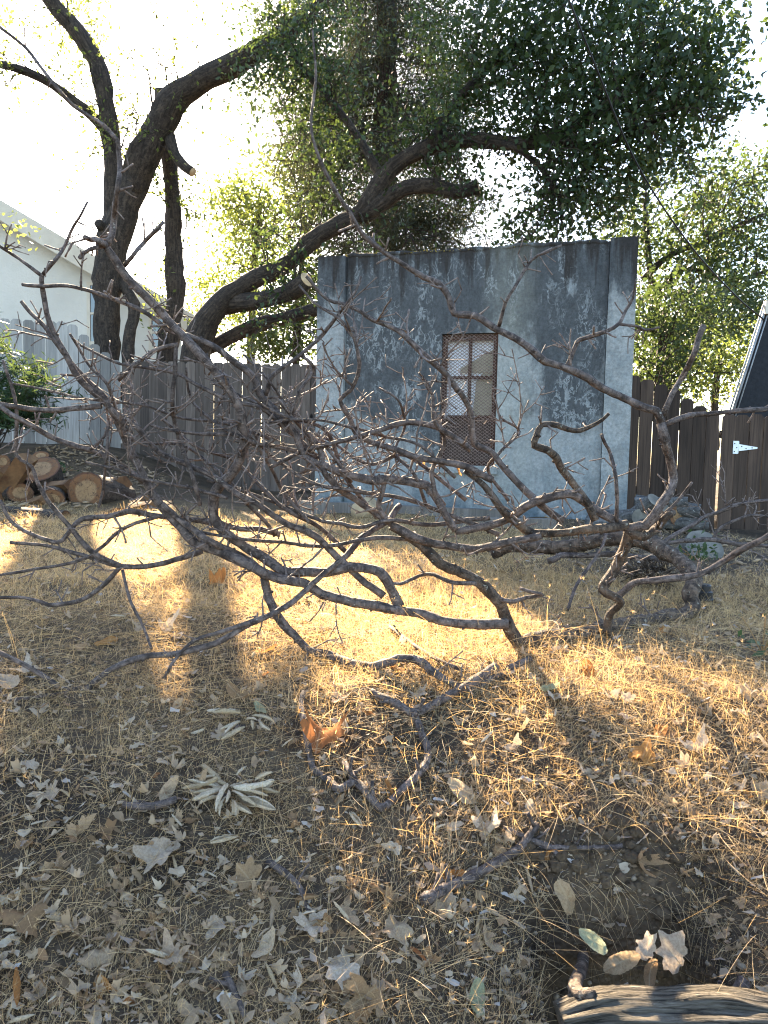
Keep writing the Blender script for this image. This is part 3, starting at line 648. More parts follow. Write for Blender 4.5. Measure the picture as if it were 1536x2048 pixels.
bough(limb, [(1237, 648), (1274, 653), (1291, 660), (1318, 655)], [3.2, 3.15], [4, 3], 20, 6, (.02, .06))
bough(limb, [(998, 652), (1010, 605), (1028, 575), (1063, 520), (1090, 506), (1123, 490)], [3.25, 3.2], [5, 2.8], 21, 9, (.02, .05))
bough(limb, [(1233, 1196), (1268, 1166), (1318, 1160), (1393, 1150), (1443, 1126), (1493, 1096), (1536, 1072), (1600, 1030)], [3.22, 3.0], [9, 8.5, 8], 22, 6, (.03, .07))
bough(limb, [(1254, 1050), (1191, 1060), (1124, 1067), (1067, 1066), (1037, 1047), (1010, 1026), (985, 1000), (960, 968), (930, 940)], [3.42, 3.8, 4.1], [12, 11, 10, 7], 23, 14, (.05, .2), BARK_OLD)
bough(limb, [(1127, 1041), (1097, 1023), (1071, 1000), (1044, 973), (1024, 948), (1006, 928), (982, 903), (948, 884), (944, 840), (939, 817), (928, 796), (909, 772), (886, 743), (847, 706), (802, 664), (745, 637), (722, 621), (690, 608), (655, 598), (612, 552)],
      [3.75, 3.9, 3.9, 3.7, 3.6], [10, 9, 8, 7, 5.5, 3.5], 24, 14, (.04, .2))
bough(limb, [(1190, 1040), (1174, 1007), (1157, 983), (1141, 960), (1124, 940), (1111, 914), (1091, 898), (1069, 890), (1074, 868), (1084, 847), (1124, 853), (1151, 858), (1177, 853), (1204, 840), (1218, 827)], [3.6, 3.7, 3.7], [11, 10, 9, 7, 4], 25, 8, (.02, .10), BARK_OLD)
bough(limb, [(1234, 1045), (1231, 983), (1229, 947), (1221, 907), (1209, 885), (1203, 868)], [3.5, 3.4], [5, 4.5], 26, 3, (.02, .05))
bough(limb, [(1300, 1050), (1344, 1013), (1367, 987), (1384, 965)], [3.4, 3.3], [5, 3.5], 27, 3, (.02, .05))
bough(limb, [(1255, 1060), (1285, 1075), (1310, 1058), (1330, 1035), (1345, 1025)], [3.42, 3.6], [12, 10], 28, 6, (.04, .12), BARK_OLD)
bough(limb, [(783, 1050), (843, 1079), (893, 1090), (943, 1095), (993, 1089), (1028, 1081), (1080, 1072)], [3.5, 3.9], [12, 10, 9], 29, 11, (.05, .18))
bough(limb, [(528, 1155), (541, 1195), (560, 1235), (590, 1270), (635, 1300), (700, 1322), (768, 1328), (833, 1320), (868, 1345), (908, 1370), (938, 1381), (988, 1357), (1033, 1331), (1060, 1318)], [2.8, 2.68, 2.66, 2.75], [11, 11, 11, 10, 9], 30, 9, (.04, .14))
bough(limb, [(528, 1152), (505, 1128), (470, 1108), (410, 1075), (362, 1042), (325, 1008)], [2.79, 2.9], [11, 9, 7], 31, 8, (.05, .2))
bough(limb, [(768, 1192), (740, 1170), (695, 1135), (652, 1090), (619, 1064), (579, 1050), (545, 1030), (512, 1006), (470, 985), (430, 955), (380, 930), (320, 905), (270, 850), (225, 820)], [2.95, 3.4, 3.7, 3.5], [10, 9, 8, 7, 6], 32, 9, (.06, .25))
bough(limb, [(985, 1186), (960, 1172), (905, 1165), (850, 1150), (800, 1168), (775, 1162)], [3.0, 3.2], [6, 4], 33, 5, (.03, .1))
bough(limb, [(990, 1195), (1020, 1202), (1052, 1195), (1085, 1190), (1056, 1182), (1040, 1176)], [2.97, 2.88], [7, 4], 34, 3, (.02, .05))
bough(limb, [(985, 960), (930, 932), (879, 920), (829, 913), (795, 901), (745, 887), (712, 867), (702, 840), (680, 800), (702, 780), (716, 740), (712, 690), (702, 663), (679, 637), (630, 606), (598, 570)], [4.1, 4.3, 4.2, 4.1], [9, 8, 6, 4.5, 3], 35, 15, (.05, .2))
bough(limb, [(942, 900), (912, 877), (885, 860), (845, 847), (805, 847), (760, 860), (725, 870), (660, 890), (600, 905), (540, 935)], [4.15, 4.6], [7, 7, 6, 5], 36, 8, (.04, .14))
bough(limb, [(783, 1050), (757, 1015), (764, 985), (770, 958)], [3.5, 3.5], [7, 6], 37, 5, (.03, .1))
bough(limb, [(780, 1045), (745, 1023), (712, 1000), (679, 977), (650, 945), (640, 900), (600, 850), (560, 800)], [3.5, 4.2], [9, 8, 6], 38, 6, (.05, .22))
bough(limb, [(592, 902), (552, 893), (512, 887), (470, 870), (400, 868), (340, 860), (300, 850)], [4.2, 4.4], [6, 5, 3.5], 39, 4, (.05, .2))
bough(limb, [(203, 812), (173, 815), (133, 820), (83, 820), (33, 813), (0, 808), (-40, 800)], [3.0, 2.85], [7, 6], 40, 5, (.02, .05))
bough(limb, [(287, 962), (260, 943), (217, 917), (167, 897), (110, 877), (67, 853), (25, 830), (0, 812), (-30, 790)], [2.95, 2.8], [8, 7, 6], 41, 8, (.04, .16))
bough(limb, [(250, 850), (225, 822), (205, 790), (165, 752), (118, 694), (85, 650), (60, 625), (42, 602)], [2.98, 2.85], [8, 6, 4.5], 42, 11, (.05, .16))
bough(limb, [(180, 900), (210, 872), (218, 840), (213, 910), (205, 985), (197, 1015)], [2.96, 2.9], [4, 3.2], 43, 5, (.03, .1))
bough(limb, [(253, 862), (230, 810), (213, 770), (180, 735), (160, 700), (140, 668)], [2.98, 3.0], [5, 3], 44, 9, (.04, .12))
bough(limb, [(640, 925), (600, 880), (560, 845), (520, 815), (455, 800), (395, 770), (352, 745), (300, 735), (240, 728), (160, 690)], [4.2, 3.7, 3.4], [7, 5, 3], 45, 7, (.06, .22))
bough(limb, [(575, 850), (600, 785), (628, 745), (622, 725), (604, 712)], [4.1, 4.0], [6, 4], 46, 6, (.03, .1))
bough(limb, [(532, 790), (548, 752), (600, 710), (650, 665), (690, 610), (712, 580), (722, 553)], [4.0, 3.8], [6, 5, 3], 47, 6, (.03, .1))
bough(limb, [(400, 1010), (388, 960), (372, 920), (350, 850), (345, 800), (350, 740), (352, 690)], [3.3, 3.2], [6, 5.5, 5], 48, 9, (.04, .14))
bough(limb, [(870, 990), (868, 940), (890, 880), (868, 840), (865, 790), (850, 760), (838, 745)], [4.0, 3.9], [6, 5, 3], 49, 12, (.04, .14))

br = thing_at('pruned_branch', 330, 1320, 2.6, 'long thin bare branch slanting down to the leafy ground in front of the limb', 'branch', 'pruned branches round the fallen limb')
bough(br, [(800, 1010), (768, 1040), (735, 1070), (700, 1105), (645, 1150), (590, 1200), (545, 1225), (490, 1255), (440, 1285), (380, 1300), (340, 1310), (270, 1320), (225, 1335), (195, 1355), (160, 1385), (145, 1393), (100, 1360), (50, 1330), (-5, 1303)], [3.15, 2.85, 2.7, 2.6, 2.55, 2.5], [8, 8, 8, 7.5, 6], 60, 7, (.04, .12), wob=0)
bough(br, [(500, 1245), (440, 1264), (390, 1281), (350, 1320), (328, 1357)], [2.68, 2.58], [6, 3.5], 61, 3, (.03, .08), wob=0)
bough(br, [(148, 1393), (95, 1418), (30, 1446), (-20, 1480)], [2.53, 2.42], [5, 4], 62, 2, (.03, .08), wob=0)
br = thing_at('pruned_branch', 240, 1150, 3.1, 'forking bare branch arching over the sunlit straw on the left', 'branch', 'pruned branches round the fallen limb')
bough(br, [(405, 1102), (350, 1120), (300, 1132), (240, 1132), (165, 1110), (100, 1092), (20, 1085)], [3.0, 2.9], [7, 6, 4], 63, 7, (.04, .14), wob=0)
bough(br, [(240, 1132), (185, 1105), (140, 1055), (95, 1000), (73, 960), (63, 933), (33, 910), (33, 850), (30, 800), (5, 720)], [2.95, 2.75], [7, 5, 3.5], 64, 6, (.04, .12), wob=0)
bough(br, [(240, 1135), (200, 1175), (165, 1200), (105, 1210), (85, 1205), (50, 1196), (0, 1195)], [2.95, 2.95], [6, 5.5, 4], 65, 3, (.03, .08), wob=0)
bough(br, [(245, 1140), (260, 1200), (285, 1250), (303, 1297)], [2.93, 2.75], [4, 3.5], 66, 2, (.03, .06), wob=0)
br = thing_at('pruned_branch', 300, 1035, 3.2, 'dark low bare branch with a drooping tip beside the sawn logs', 'branch', 'pruned branches round the fallen limb')
bough(br, [(560, 1068), (520, 1062), (470, 1055), (400, 1041), (325, 1032), (280, 1027), (225, 1030), (165, 1038), (140, 1062), (115, 1086), (60, 1068), (20, 1040), (0, 1000)], [3.1, 2.95, 2.9], [8, 7, 4], 67, 9, (.05, .18), wob=0)
bough(br, [(320, 1032), (240, 1058), (205, 1092), (160, 1120), (60, 1140), (0, 1150)], [2.95, 2.9], [5, 3.5], 68, 4, (.04, .12), wob=0)
br = thing_at('pruned_branch', 1420, 1085, 4.6, 'slender forked branch lying in the shade before the dark gate', 'branch', 'pruned branches round the fallen limb')
bough(br, [(1320, 1092), (1341, 1075), (1391, 1047), (1444, 1020), (1491, 1006), (1540, 1000)], [4.4, 4.5], [6, 4], 69, 7, (.06, .25), wob=0)
bough(br, [(1331, 1087), (1380, 1081), (1424, 1079), (1484, 1090), (1550, 1092)], [4.4, 4.4], [6, 5], 70, 5, (.06, .25), wob=0)
bough(br, [(1427, 1077), (1437, 1060), (1474, 1040), (1507, 1030), (1550, 1036)], [4.42, 4.4], [4, 3], 71, 5, (.06, .2), wob=0)
br = thing_at('pruned_branch', 1180, 1140, 4.1, 'low bare branch lying behind the main stem on the sunlit straw', 'branch', 'pruned branches round the fallen limb')
bough(br, [(1096, 1122), (1150, 1112), (1220, 1108), (1290, 1116), (1340, 1118)], [4.0, 4.1], [8, 7], 72, 5, (.06, .2), wob=0)
bough(br, [(1135, 1220), (1150, 1175), (1180, 1130), (1205, 1090), (1213, 1065)], [3.3, 3.6], [4, 4], 73, 2, (.03, .08), wob=0)
# the tangle behind: thinner branches of their own
tg = [([(1000, 1075), (900, 1030), (800, 1000), (700, 985), (610, 960), (540, 910), (500, 860)], 3.6, 6), ([(930, 1010), (860, 940), (800, 920), (730, 930), (650, 880), (590, 870)], 3.7, 5),
      ([(980, 1040), (880, 1050), (780, 1030), (700, 1050), (600, 1020), (500, 1000), (420, 960)], 3.8, 6), ([(700, 1110), (640, 1050), (560, 1000), (480, 930), (400, 890), (330, 830)], 3.5, 6),
      ([(820, 1080), (740, 1075), (660, 1095), (560, 1085), (470, 1075), (380, 1060)], 3.7, 6), ([(900, 960), (830, 890), (760, 880), (690, 850), (600, 840), (520, 845)], 3.9, 4.5),
      ([(760, 1040), (690, 960), (640, 870), (560, 830), (480, 790), (430, 770)], 3.4, 5.5), ([(620, 1040), (560, 980), (520, 900), (440, 850), (400, 800), (380, 740)], 3.3, 5),
      ([(1010, 1000), (985, 940), (1000, 900), (1040, 860), (1004, 830), (990, 800)], 3.3, 4.5), ([(560, 1060), (500, 1020), (470, 960), (400, 915), (350, 900), (300, 880)], 3.6, 5),
      ([(850, 1010), (820, 950), (790, 900), (805, 850), (795, 800), (760, 780)], 3.35, 4.5), ([(700, 960), (660, 900), (600, 850), (540, 780), (520, 740), (490, 700)], 3.45, 4.5),
      ([(450, 1000), (380, 975), (300, 960), (230, 930), (160, 935)], 3.4, 4.5), ([(540, 870), (460, 845), (380, 840), (280, 820), (180, 790), (20, 760)], 3.4, 4)]
for i, (pt, d, r) in enumerate(tg):
    t = thing_at('brush_branch', pt[0][0], pt[0][1], 2.9, 'thin knobbly bare branch tangled in the brush behind the main boughs', 'branch', 'thin branches tangled in the brush pile')
    g = np.random.default_rng(300 + i); bough(t, [(x + g.normal(0, 6), y + g.normal(0, 6)) for x, y in pt], float(-.06 + .22 * g.random()), [r, r * .6], 200 + i, 9, (.06, .30), name='stem', wob=.1)
# a few dry leaves still hanging on the limb
def flat_leaf(kindn, g):
    """one leaf mesh, length 1, base at the origin, tip along +Y"""
    nth, nr = 44, 5; th = np.linspace(-math.pi, math.pi, nth, endpoint=False)
    if kindn == 'lobed':
        lob = np.zeros(nth)
        for a, amp, w in ((0, .52, .30), (.85, .44, .26), (-.85, .44, .26), (1.75, .30, .28), (-1.75, .30, .28)): lob = np.maximum(lob, amp * np.exp(-((th - a) / w) ** 2))
        rad = .39 + lob * (.40 + .25 * g.random()) * (1 + .10 * g.normal(size=nth)) + .05 * g.normal() * np.sin(th * 2 + g.random() * 6) + .04 * np.sin(th * 3 + g.random() * 6) + .022 * np.sin(th * 13 + g.random() * 6)
        rad *= 1 - .35 * np.exp(-((np.abs(th) - math.pi) / .35) ** 2)
    elif kindn == 'torn':
        rad = .35 + .18 * g.random(nth) + .16 * np.sin(th * 3 + g.random() * 6) + .08 * np.sin(th * 7 + g.random() * 6)
    else:
        rad = 1 / np.sqrt((np.cos(th) / .56) ** 2 + (np.sin(th) / (.23 + .05 * g.random())) ** 2) * (1 + .03 * np.sin(th * 15)) 
    rr = np.linspace(0, 1, nr + 1)[1:]
    X = np.concatenate([[0], np.concatenate([np.sin(th) * rad * q for q in rr])]); Y = np.concatenate([[0], np.concatenate([np.cos(th) * rad * q for q in rr])])
    a, b, c, ph = g.normal(0, .8), abs(g.normal(1.0, .8)) * (1 if g.random() < .7 else -1), g.normal(0, .3), g.random() * 6
    rim = np.hypot(X, Y)
    Z = b * X ** 2 + a * Y ** 2 * .7 + c * X * Y + .13 * rim * np.sin(np.arctan2(X, Y) * (2 + int(g.integers(4))) + ph) + .05 * np.sin(X * 9 + ph) * np.sin(Y * 8) + .55 * g.random() * rim ** 3 * (1 + np.sin(np.arctan2(X, Y) * 3 + ph * 2))
    Z = Z + .06 * np.abs(X)
    V = np.stack([X, Y + .05, Z], 1); T = [(0, 1 + j, 1 + (j + 1) % nth) for j in range(nth)]
    Q = [(1 + i * nth + j, 1 + (i + 1) * nth + j, 1 + (i + 1) * nth + (j + 1) % nth, 1 + i * nth + (j + 1) % nth) for i in range(nr - 1) for j in range(nth)]
    mb = MB(); mb.add(V, Q, T, np.stack([np.abs(X), Y], 1))
    if kindn != 'torn':
        st = np.array([(0, .02, .0), (.02, -.12, .02), (.04, -.25, .05)]); mb2 = tube(mb, st, [.012, .010, .008], 5)
    return mb
def roll_leaf(g, turns=None):
    """a dry leaf curled up lengthwise, length 1 along +Y"""
    nu, nv = 13, 11; tw = (1.5 + 2.0 * g.random()) if turns is None else turns; V = []; uv = []
    b = g.normal(0, .35)
    for j in range(nv):
        v = j / (nv - 1); w = .23 * math.sin(math.pi * min(.98, .08 + .9 * v)) ** .7 * (.9 + .2 * g.random())
        for i in range(nu):
            s = (i / (nu - 1) - .5) * 2; a = s * math.pi * tw * .5; r = w / (math.pi * tw * .5) * (1 + .25 * abs(s)) 
            V.append((r * math.sin(a) * 1.4, v + .03 * s * math.sin(v * 9), r * (1 - math.cos(a)) + b * (v - .5) ** 2 + .015 * g.normal())); uv.append((abs(s) * .3, v))
    Q = [(j * nu + i, j * nu + i + 1, (j + 1) * nu + i + 1, (j + 1) * nu + i) for j in range(nv - 1) for i in range(nu - 1)]
    return MB().add(V, Q, None, uv)
lg = np.random.default_rng(21)
LEAFM = {}
for kn, ms in (('lobed', (TAN, GREYLEAF, ORANGE)), ('oval', (TAN, GREYLEAF, ORANGE, GREENLEAF)), ('torn', (TAN, GREYLEAF)), ('roll', (CURLLEAF, TAN, ORANGE))):
    for mt in ms:
        LEAFM[kn, mt.name] = [(roll_leaf(lg) if kn == 'roll' else flat_leaf(kn, lg)).mesh(kn + '_leaf', mt) for _ in range(8)]
def put_leaf(kn, mt, loc, size, label, group=None, lean=None, name='fallen_leaf', az=None, parent=None):
    o = bpy.data.objects.new(name, LEAFM[kn, mt.name][int(lg.integers(8))]); COL.objects.link(o); o.location = tuple(loc)
    e = 1e-2; gx = (H(loc[0] + .03, loc[1], False) - H(loc[0] - .03, loc[1], False)) / .06; gy = (H(loc[0], loc[1] + .03, False) - H(loc[0], loc[1] - .03, False)) / .06
    nrm = Vector((-gx, -gy, 1)).normalized()
    nrm = (nrm + Vector(tuple(lg.normal(0, .30 if lean is None else lean, 3)))).normalized()
    q = Vector((0, 0, 1)).rotation_difference(nrm); o.rotation_euler = (q.to_matrix() @ Matrix.Rotation(az if az is not None else lg.random() * 6.28, 3, 'Z')).to_euler()
    o.scale = (size, size, size)
    if parent is None: tag(o, label, 'leaf', group)
    else:
        o.parent = parent; o.matrix_parent_inverse = parent.matrix_basis.inverted()
    return o
for px, py, d, s, lb in ((915, 940, 3.0, .045, 'orange dry leaf still hanging in the brush before the window'), (848, 930, 3.2, .03, 'small pink brown dry leaf caught in the brush left of the window'), (557, 1010, 3.1, .03, 'tiny red dry leaf caught in the tangle before the brown fence')):
    o = put_leaf('oval', ORANGE, P(px, py, d), s, lb, name='hanging_leaf', lean=1.5)

# ------------------------------------------------------------------ sticks lying on the ground
def stick(pts, r, seed, label, lift=1.5, extra=(), mat=BARK, ntw=3, cutend=False):
    W = [G(x, y) for x, y in pts]; c = W[len(W) // 2]
    t = empty('fallen_stick', c, label, 'stick', 'sticks lying on the ground')
    def mk(points, r0, r1, name, sd):
        w = [G(x, y) for x, y in points]; rr = np.linspace(r0, r1, len(w)) * 1.7; g = np.random.default_rng(sd)
        a = np.array([[p[0], p[1], p[2] + q * lift + .004, q] for p, q in zip(w, rr)]); sp = spline(a, .015)
        sp[:, 2] = np.maximum(sp[:, 2], H(sp[:, 0], sp[:, 1]) + sp[:, 3] * .4); sp[:, 3] *= 1 + .25 * (g.random(len(sp)) - .5)
        mb = MB(); tube(mb, sp[:, :3], sp[:, 3], 8, .08, True, seed=sd)
        for k in range(ntw):
            i = int(g.integers(2, len(sp) - 1)); grow_twig(mb, sp[i, :3], g.normal(size=3) + np.array([0, 0, .6]), .015 + .03 * g.random(), sp[i, 3] * .55, g, 2)
        return mb.build(name, mat, t), sp
    o, sp = mk(pts, r[0], r[1], 'stem', seed)
    for i, e in enumerate(extra): mk(e, r[1], r[1] * .7, 'side_twig', seed + 50 + i)
    return t
stick([(607, 1395), (602, 1420), (609, 1467), (622, 1533), (629, 1553), (655, 1573), (679, 1592), (709, 1577), (739, 1607), (760, 1630), (779, 1620), (805, 1593), (832, 1567), (852, 1540), (855, 1513), (842, 1480), (829, 1443)], (.0055, .0075), 400,
      'purplish V shaped stick lying on the leaf litter in the middle', extra=[[(709, 1577), (697, 1555), (688, 1535)]])
stick([(742, 1396), (795, 1423), (829, 1440), (879, 1417), (909, 1400), (945, 1380), (990, 1350)], (.007, .010), 401, 'thick dark stick half buried in straw below the limb')
stick([(845, 1823), (895, 1793), (945, 1770), (995, 1740), (1037, 1713), (1057, 1687), (1074, 1660)], (.009, .0055), 402, 'thick brown stick slanting up towards the dirt bank')
stick([(1005, 1668), (1067, 1693), (1100, 1707), (1120, 1727)], (.005, .005), 403, 'short dark stick crossing the slanted brown stick', ntw=1)
stick([(1080, 1705), (1150, 1706), (1204, 1705), (1244, 1703)], (.0042, .0036), 404, 'straight broken twig with a pale snapped end on the dirt bank', ntw=1)
stick([(535, 1737), (572, 1760), (602, 1790), (619, 1837)], (.006, .003), 405, 'small grey stick among leaves right of the curled leaves', ntw=2)
stick([(247, 1623), (300, 1627), (353, 1613)], (.006, .006), 406, 'short brown stick pointing into the cluster of curled leaves', ntw=1)
stick([(450, 1960), (470, 2000), (490, 2045)], (.005, .004), 407, 'grey twig at the lower edge among pale leaves', ntw=2)
stick([(1436, 2045), (1470, 2010), (1490, 1985)], (.006, .010), 408, 'stubby grey stick beside the old log', ntw=1)
stick([(780, 1262), (830, 1300), (880, 1330), (930, 1350)], (.005, .004), 409, 'thin dark stick lying in straw just below the lowest bough', ntw=2)

# ------------------------------------------------------------------ hollow and old log, lower right
lp = [G(1175, 2030), G(1500, 2010)]
t = empty('old_log', (0.62, 1.56, H(0.62, 1.5) ), 'grey weathered old log lying across the hollow in the bank', 'log')
pth = np.array([[0.40, 1.535, .405], [0.50, 1.545, .418], [0.62, 1.555, .415], [0.74, 1.555, .42], [0.85, 1.54, .425]]); sp = spline(np.hstack([pth, [[.062], [.078], [.074], [.078], [.06]]]), .012)
mb = MB(); ns = 64; tube(mb, sp[:, :3], sp[:, 3], ns, .015, True, seed=3)
V_ = mb.v[0]; k_ = np.arange(len(V_) - 2); ci = sp[k_ // ns, :3]; dv = V_[:-2] - ci; an = np.arctan2(dv[:, 2], dv[:, 1])
dv[:, 2] *= .62; V_[:-2] = ci + dv * (1 + .22 * vnoise(an * 5, V_[:-2, 0] * 7, 2) + .16 * vnoise(an * 13, V_[:-2, 0] * 16, 5))[:, None]
toldl = NT('weathered_log', .9); cc_ = toldl.coord('UV', (190, 9, 1)); nn_ = toldl.noise(cc_, 1.0, 7, .7, .8)
toldl.col(toldl.mix(toldl.ramp(toldl.noise(toldl.coord(), 8, 4), [(.4, 0.0), (.7, .6)]), toldl.ramp(nn_, [(.40, (.014, .011, .008)), (.5, (.15, .125, .095)), (.70, (.36, .32, .26))]), (.10, .085, .06))); toldl.bump(nn_, 1.0, .05)
mb.build('stem', toldl.m, t)
sp = spline([list(G(1120, 1850) + [0, 0, .015]) + [.011], list(G(1165, 1930) + [0, 0, .03]) + [.014], [0.44, 1.60, .44, .016], [0.47, 1.555, .455, .018]], .015)
mb = MB(); tube(mb, sp[:, :3], sp[:, 3], 9, .15, True, seed=9); tag(mb.build('root', BARK_OLD), 'thick brown root running down into the hollow left of the log', 'root')

# ------------------------------------------------------------------ logs
def log(p, axis, L, r, mat, label, group, flat=1.0, seed=0, name='sawn_log', ring=RINGS):
    p = np.array(p, float); ax = np.array(axis, float); ax /= np.linalg.norm(ax); g = np.random.default_rng(seed)
    t = empty(name, p, label, 'log', group); n = max(4, int(L / .06)); s = np.linspace(0, L, n)
    path = p - ax * s[:, None]; sides = 28
    lump = 1 + .07 * (np.interp(np.arange(sides), [0, 7, 14, 21, 28], g.random(5)) - .5) * 2
    mb = MB(); u = np.cross(ax, [0, 0, 1.0] if abs(ax[2]) < .9 else [1.0, 0, 0]); u /= np.linalg.norm(u); w = np.cross(ax, u); ph = np.arange(sides) / sides * 2 * math.pi
    V = []; uv = []
    for i in range(n):
        rr = r * lump * (1 + .05 * (g.random(sides) - .5)); V.append(path[i] + (np.cos(ph) * rr)[:, None] * u + (np.sin(ph) * rr * flat)[:, None] * w); uv.append(np.stack([np.minimum(ph, 6.283 - ph) * r, np.full(sides, s[i])], 1))
    a = np.arange(n - 1)[:, None] * sides; k = np.arange(sides)[None]; k2 = (k + 1) % sides
    Q = np.stack([a + k, a + k2, a + sides + k2, a + sides + k], -1).reshape(-1, 4)
    first, last = V[0], V[-1]; mb.add(np.vstack(V), Q, None, np.vstack(uv)); mb.build('bark', mat, t)
    for c, edge, sg in ((path[0], first, 1), (path[-1], last, -1)):
        mb = MB(); V = [c + ax * .002 * sg]; uvs = [(0, 0)]
        for q in (.25, .5, .75, .94, 1.0): 
            V += list(c + (edge - c) * q * .995 + ax * .002 * sg); uvs += [(q, 0)] * sides
        T = [(0, 1 + j, 1 + (j + 1) % sides) for j in range(sides)]; Q = [(1 + i * sides + j, 1 + (i + 1) * sides + j, 1 + (i + 1) * sides + (j + 1) % sides, 1 + i * sides + (j + 1) % sides) for i in range(4) for j in range(sides)]
        mb.add(V, Q, T, uvs); mb.build('cut_face', ring, t)
    return t
gl = 'sawn logs heaped by the fence'
log(P(80, 938, 7.4), (.05, -.55, .80), .35, .19, LOGBARK, 'round pale sawn log tilted on top of the heap', gl, seed=1)
log(P(171, 982, 7.1), (-.15, -.95, .16), .62, .185, LOGBARK, 'large sawn log facing us with a star crack', gl, seed=2)
log(P(232, 996, 7.5), (.75, -.6, .1), .5, .15, LOGBARK, 'dark sawn log resting behind the star cracked one', gl, seed=3)
log(P(130, 1043, 6.5), (1, -.12, -.04), 1.0, .10, LOGBARK, 'long dark log lying in front of the heap', gl, seed=4)
log(P(240, 1030, 6.6), (.5, -.80, .45), .34, .115, LOGBARK, 'half log with pale split top at the right end of the heap', gl, .6, seed=5)
log(P(6, 923, 7.6), (.25, -.95, .1), .5, .07, LOGBARK, 'small sawn branch end at the far left of the heap', gl, seed=6)
log(P(40, 985, 7.0), (.7, -.6, .2), .55, .12, LOGBARK, 'rough split log under the tilted round', gl, .75, seed=7)
log(P(105, 1000, 7.0), (.3, -.9, -.1), .5, .11, LOGBARK, 'dark log end between the long front log and the star cracked one', gl, .9, seed=8)
log(P(-10, 1000, 6.9), (.8, -.5, .3), .7, .09, LOGBARK, 'leaning branch log crossing the left side of the heap', gl, seed=9)
log(P(82, 911, 7.6), (.2, -.7, .7), .12, .075, LOGBARK, 'small pale wood block perched on the tilted round', gl, .8, seed=10)
SPLIT = m_plain('split_wood', (.06, .028, .014), (.20, .115, .055), 7, .85, .6, .006)
for i, (px, py, ax, L, w) in enumerate([(30, 950, (.6, -.3, .7), .45, .12), (112, 972, (.8, -.5, .1), .5, .10), (215, 968, (.9, -.4, .1), .4, .13), (52, 1012, (.9, -.3, .3), .5, .10), (130, 1022, (.95, -.2, .1), .4, .08), (268, 1012, (.7, -.4, .3), .4, .10), (282, 1012, (.8, -.3, .2), .3, .06), (10, 962, (.5, -.6, .4), .5, .11)]):
    p = P(px, py, 7.0 + .3 * (i % 3)); ax = np.array(ax) / np.linalg.norm(ax); u = np.cross(ax, [0, 0, 1.0]); u /= np.linalg.norm(u); v = np.cross(u, ax); g_ = np.random.default_rng(90 + i)
    mb = MB(); prism(mb, [(-w, -.02), (w * .2, -w * .8), (w, .0), (w * .3, w * .45), (-w * .4, w * .5)], p - ax * L / 2, u, v, ax, L)
    tag(mb.build('split_log', SPLIT, None, False), 'rough reddish split of wood jammed in the heap of sawn logs', 'split wood', 'split wood in the log heap')
gr_ = 'firewood heaped by the shed corner'
WC = m_plain('weathered_cut', (.085, .08, .07), (.20, .185, .155), 12, .9, .5, .004)
for i, (px, py, ax, L, r, fl, lb) in enumerate([
    (1309, 1000, (.5, -.6, .62), .48, .085, .7, 'split firewood log with a pale upturned face, topmost of the right heap'),
    (1332, 1012, (.55, -.75, .35), .45, .075, .8, 'grey firewood log leaning beside the pale faced one'),
    (1375, 1005, (.95, -.3, .05), .40, .045, 1., 'thin firewood branch lying on top of the right heap'),
    (1400, 1024, (.92, -.38, -.12), .50, .075, .85, 'grey firewood log sloping to the right on the heap'),
    (1356, 1031, (.30, -.95, .05), .45, .085, 1., 'round firewood log with a tan sawn end facing us'),
    (1415, 1050, (.97, -.25, -.03), .55, .085, .8, 'long grey firewood log low on the right of the heap'),
    (1280, 1035, (.4, -.9, .1), .50, .085, .8, 'dark firewood log against the foot of the shed'),
    (1300, 1055, (.85, -.5, .0), .5, .08, .9, 'grey firewood log lying at the bottom left of the heap'),
    (1408, 1092, (.15, -.75, .62), .30, .13, 1., 'squat grey stump with a weathered cut face')]):
    p = P(px, py, 6.1 if i < 8 else 5.0); log(p, ax, L, r, GREYBARK, lb, gr_, fl, 20 + i, 'firewood_log' if i < 8 else 'cut_stump', RINGS if i in (4,) else WC)
mb = MB()                                                       # the heap must rest on something: rubble of bark and earth
# black plastic valve cap, root ball, boulder
p = G(1405, 1205); t = empty('sprinkler_head', p, 'black plastic sprinkler cap in the shade beyond the main stem', 'sprinkler')
mb = MB(); pr = [(.0, .0), (.045, .0), (.045, .055), (.036, .06), (.036, .085), (.03, .092), (0.002, .092)]
ns = 20; ph = np.arange(ns) / ns * 6.2832; V = []
for r_, z_ in pr: V += [(p[0] + r_ * math.cos(a) + .0, p[1] + r_ * math.sin(a), p[2] + z_) for a in ph]
Q = [(i * ns + j, i * ns + (j + 1) % ns, (i + 1) * ns + (j + 1) % ns, (i + 1) * ns + j) for i in range(len(pr) - 1) for j in range(ns)]
mb.add(V, Q); mb.build('cap', PLASTIC, t, False)
mb = MB(); tube(mb, np.array([p + [0, 0, .012], p + [0, 0, .018], p + [0, 0, .024]]), .050, 20); mb.build('collar', PLASTIC, t)
def rock(mb, c, s, g, nth=14, nph=9):
    V = []; a0 = g.random(3) * 6; st = 1 + .35 * (g.random(3) - .5)
    for i in range(nph):
        v = math.pi * i / (nph - 1)
        for j in range(nth):
            a = 2 * math.pi * j / nth; n = 1 + .18 * math.sin(a * 2 + a0[0] + v) + .12 * math.sin(a * 3 + v * 4 + a0[1]) + .06 * math.sin(a * 5 + v * 7 + a0[2])
            V.append((c[0] + s * st[0] * n * math.sin(v) * math.cos(a), c[1] + s * st[1] * n * math.sin(v) * math.sin(a), c[2] + s * st[2] * .75 * n * math.cos(v)))
    Q = [(i * nth + j, (i + 1) * nth + j, (i + 1) * nth + (j + 1) % nth, i * nth + (j + 1) % nth) for i in range(nph - 1) for j in range(nth)]
    mb.add(V, Q); return mb
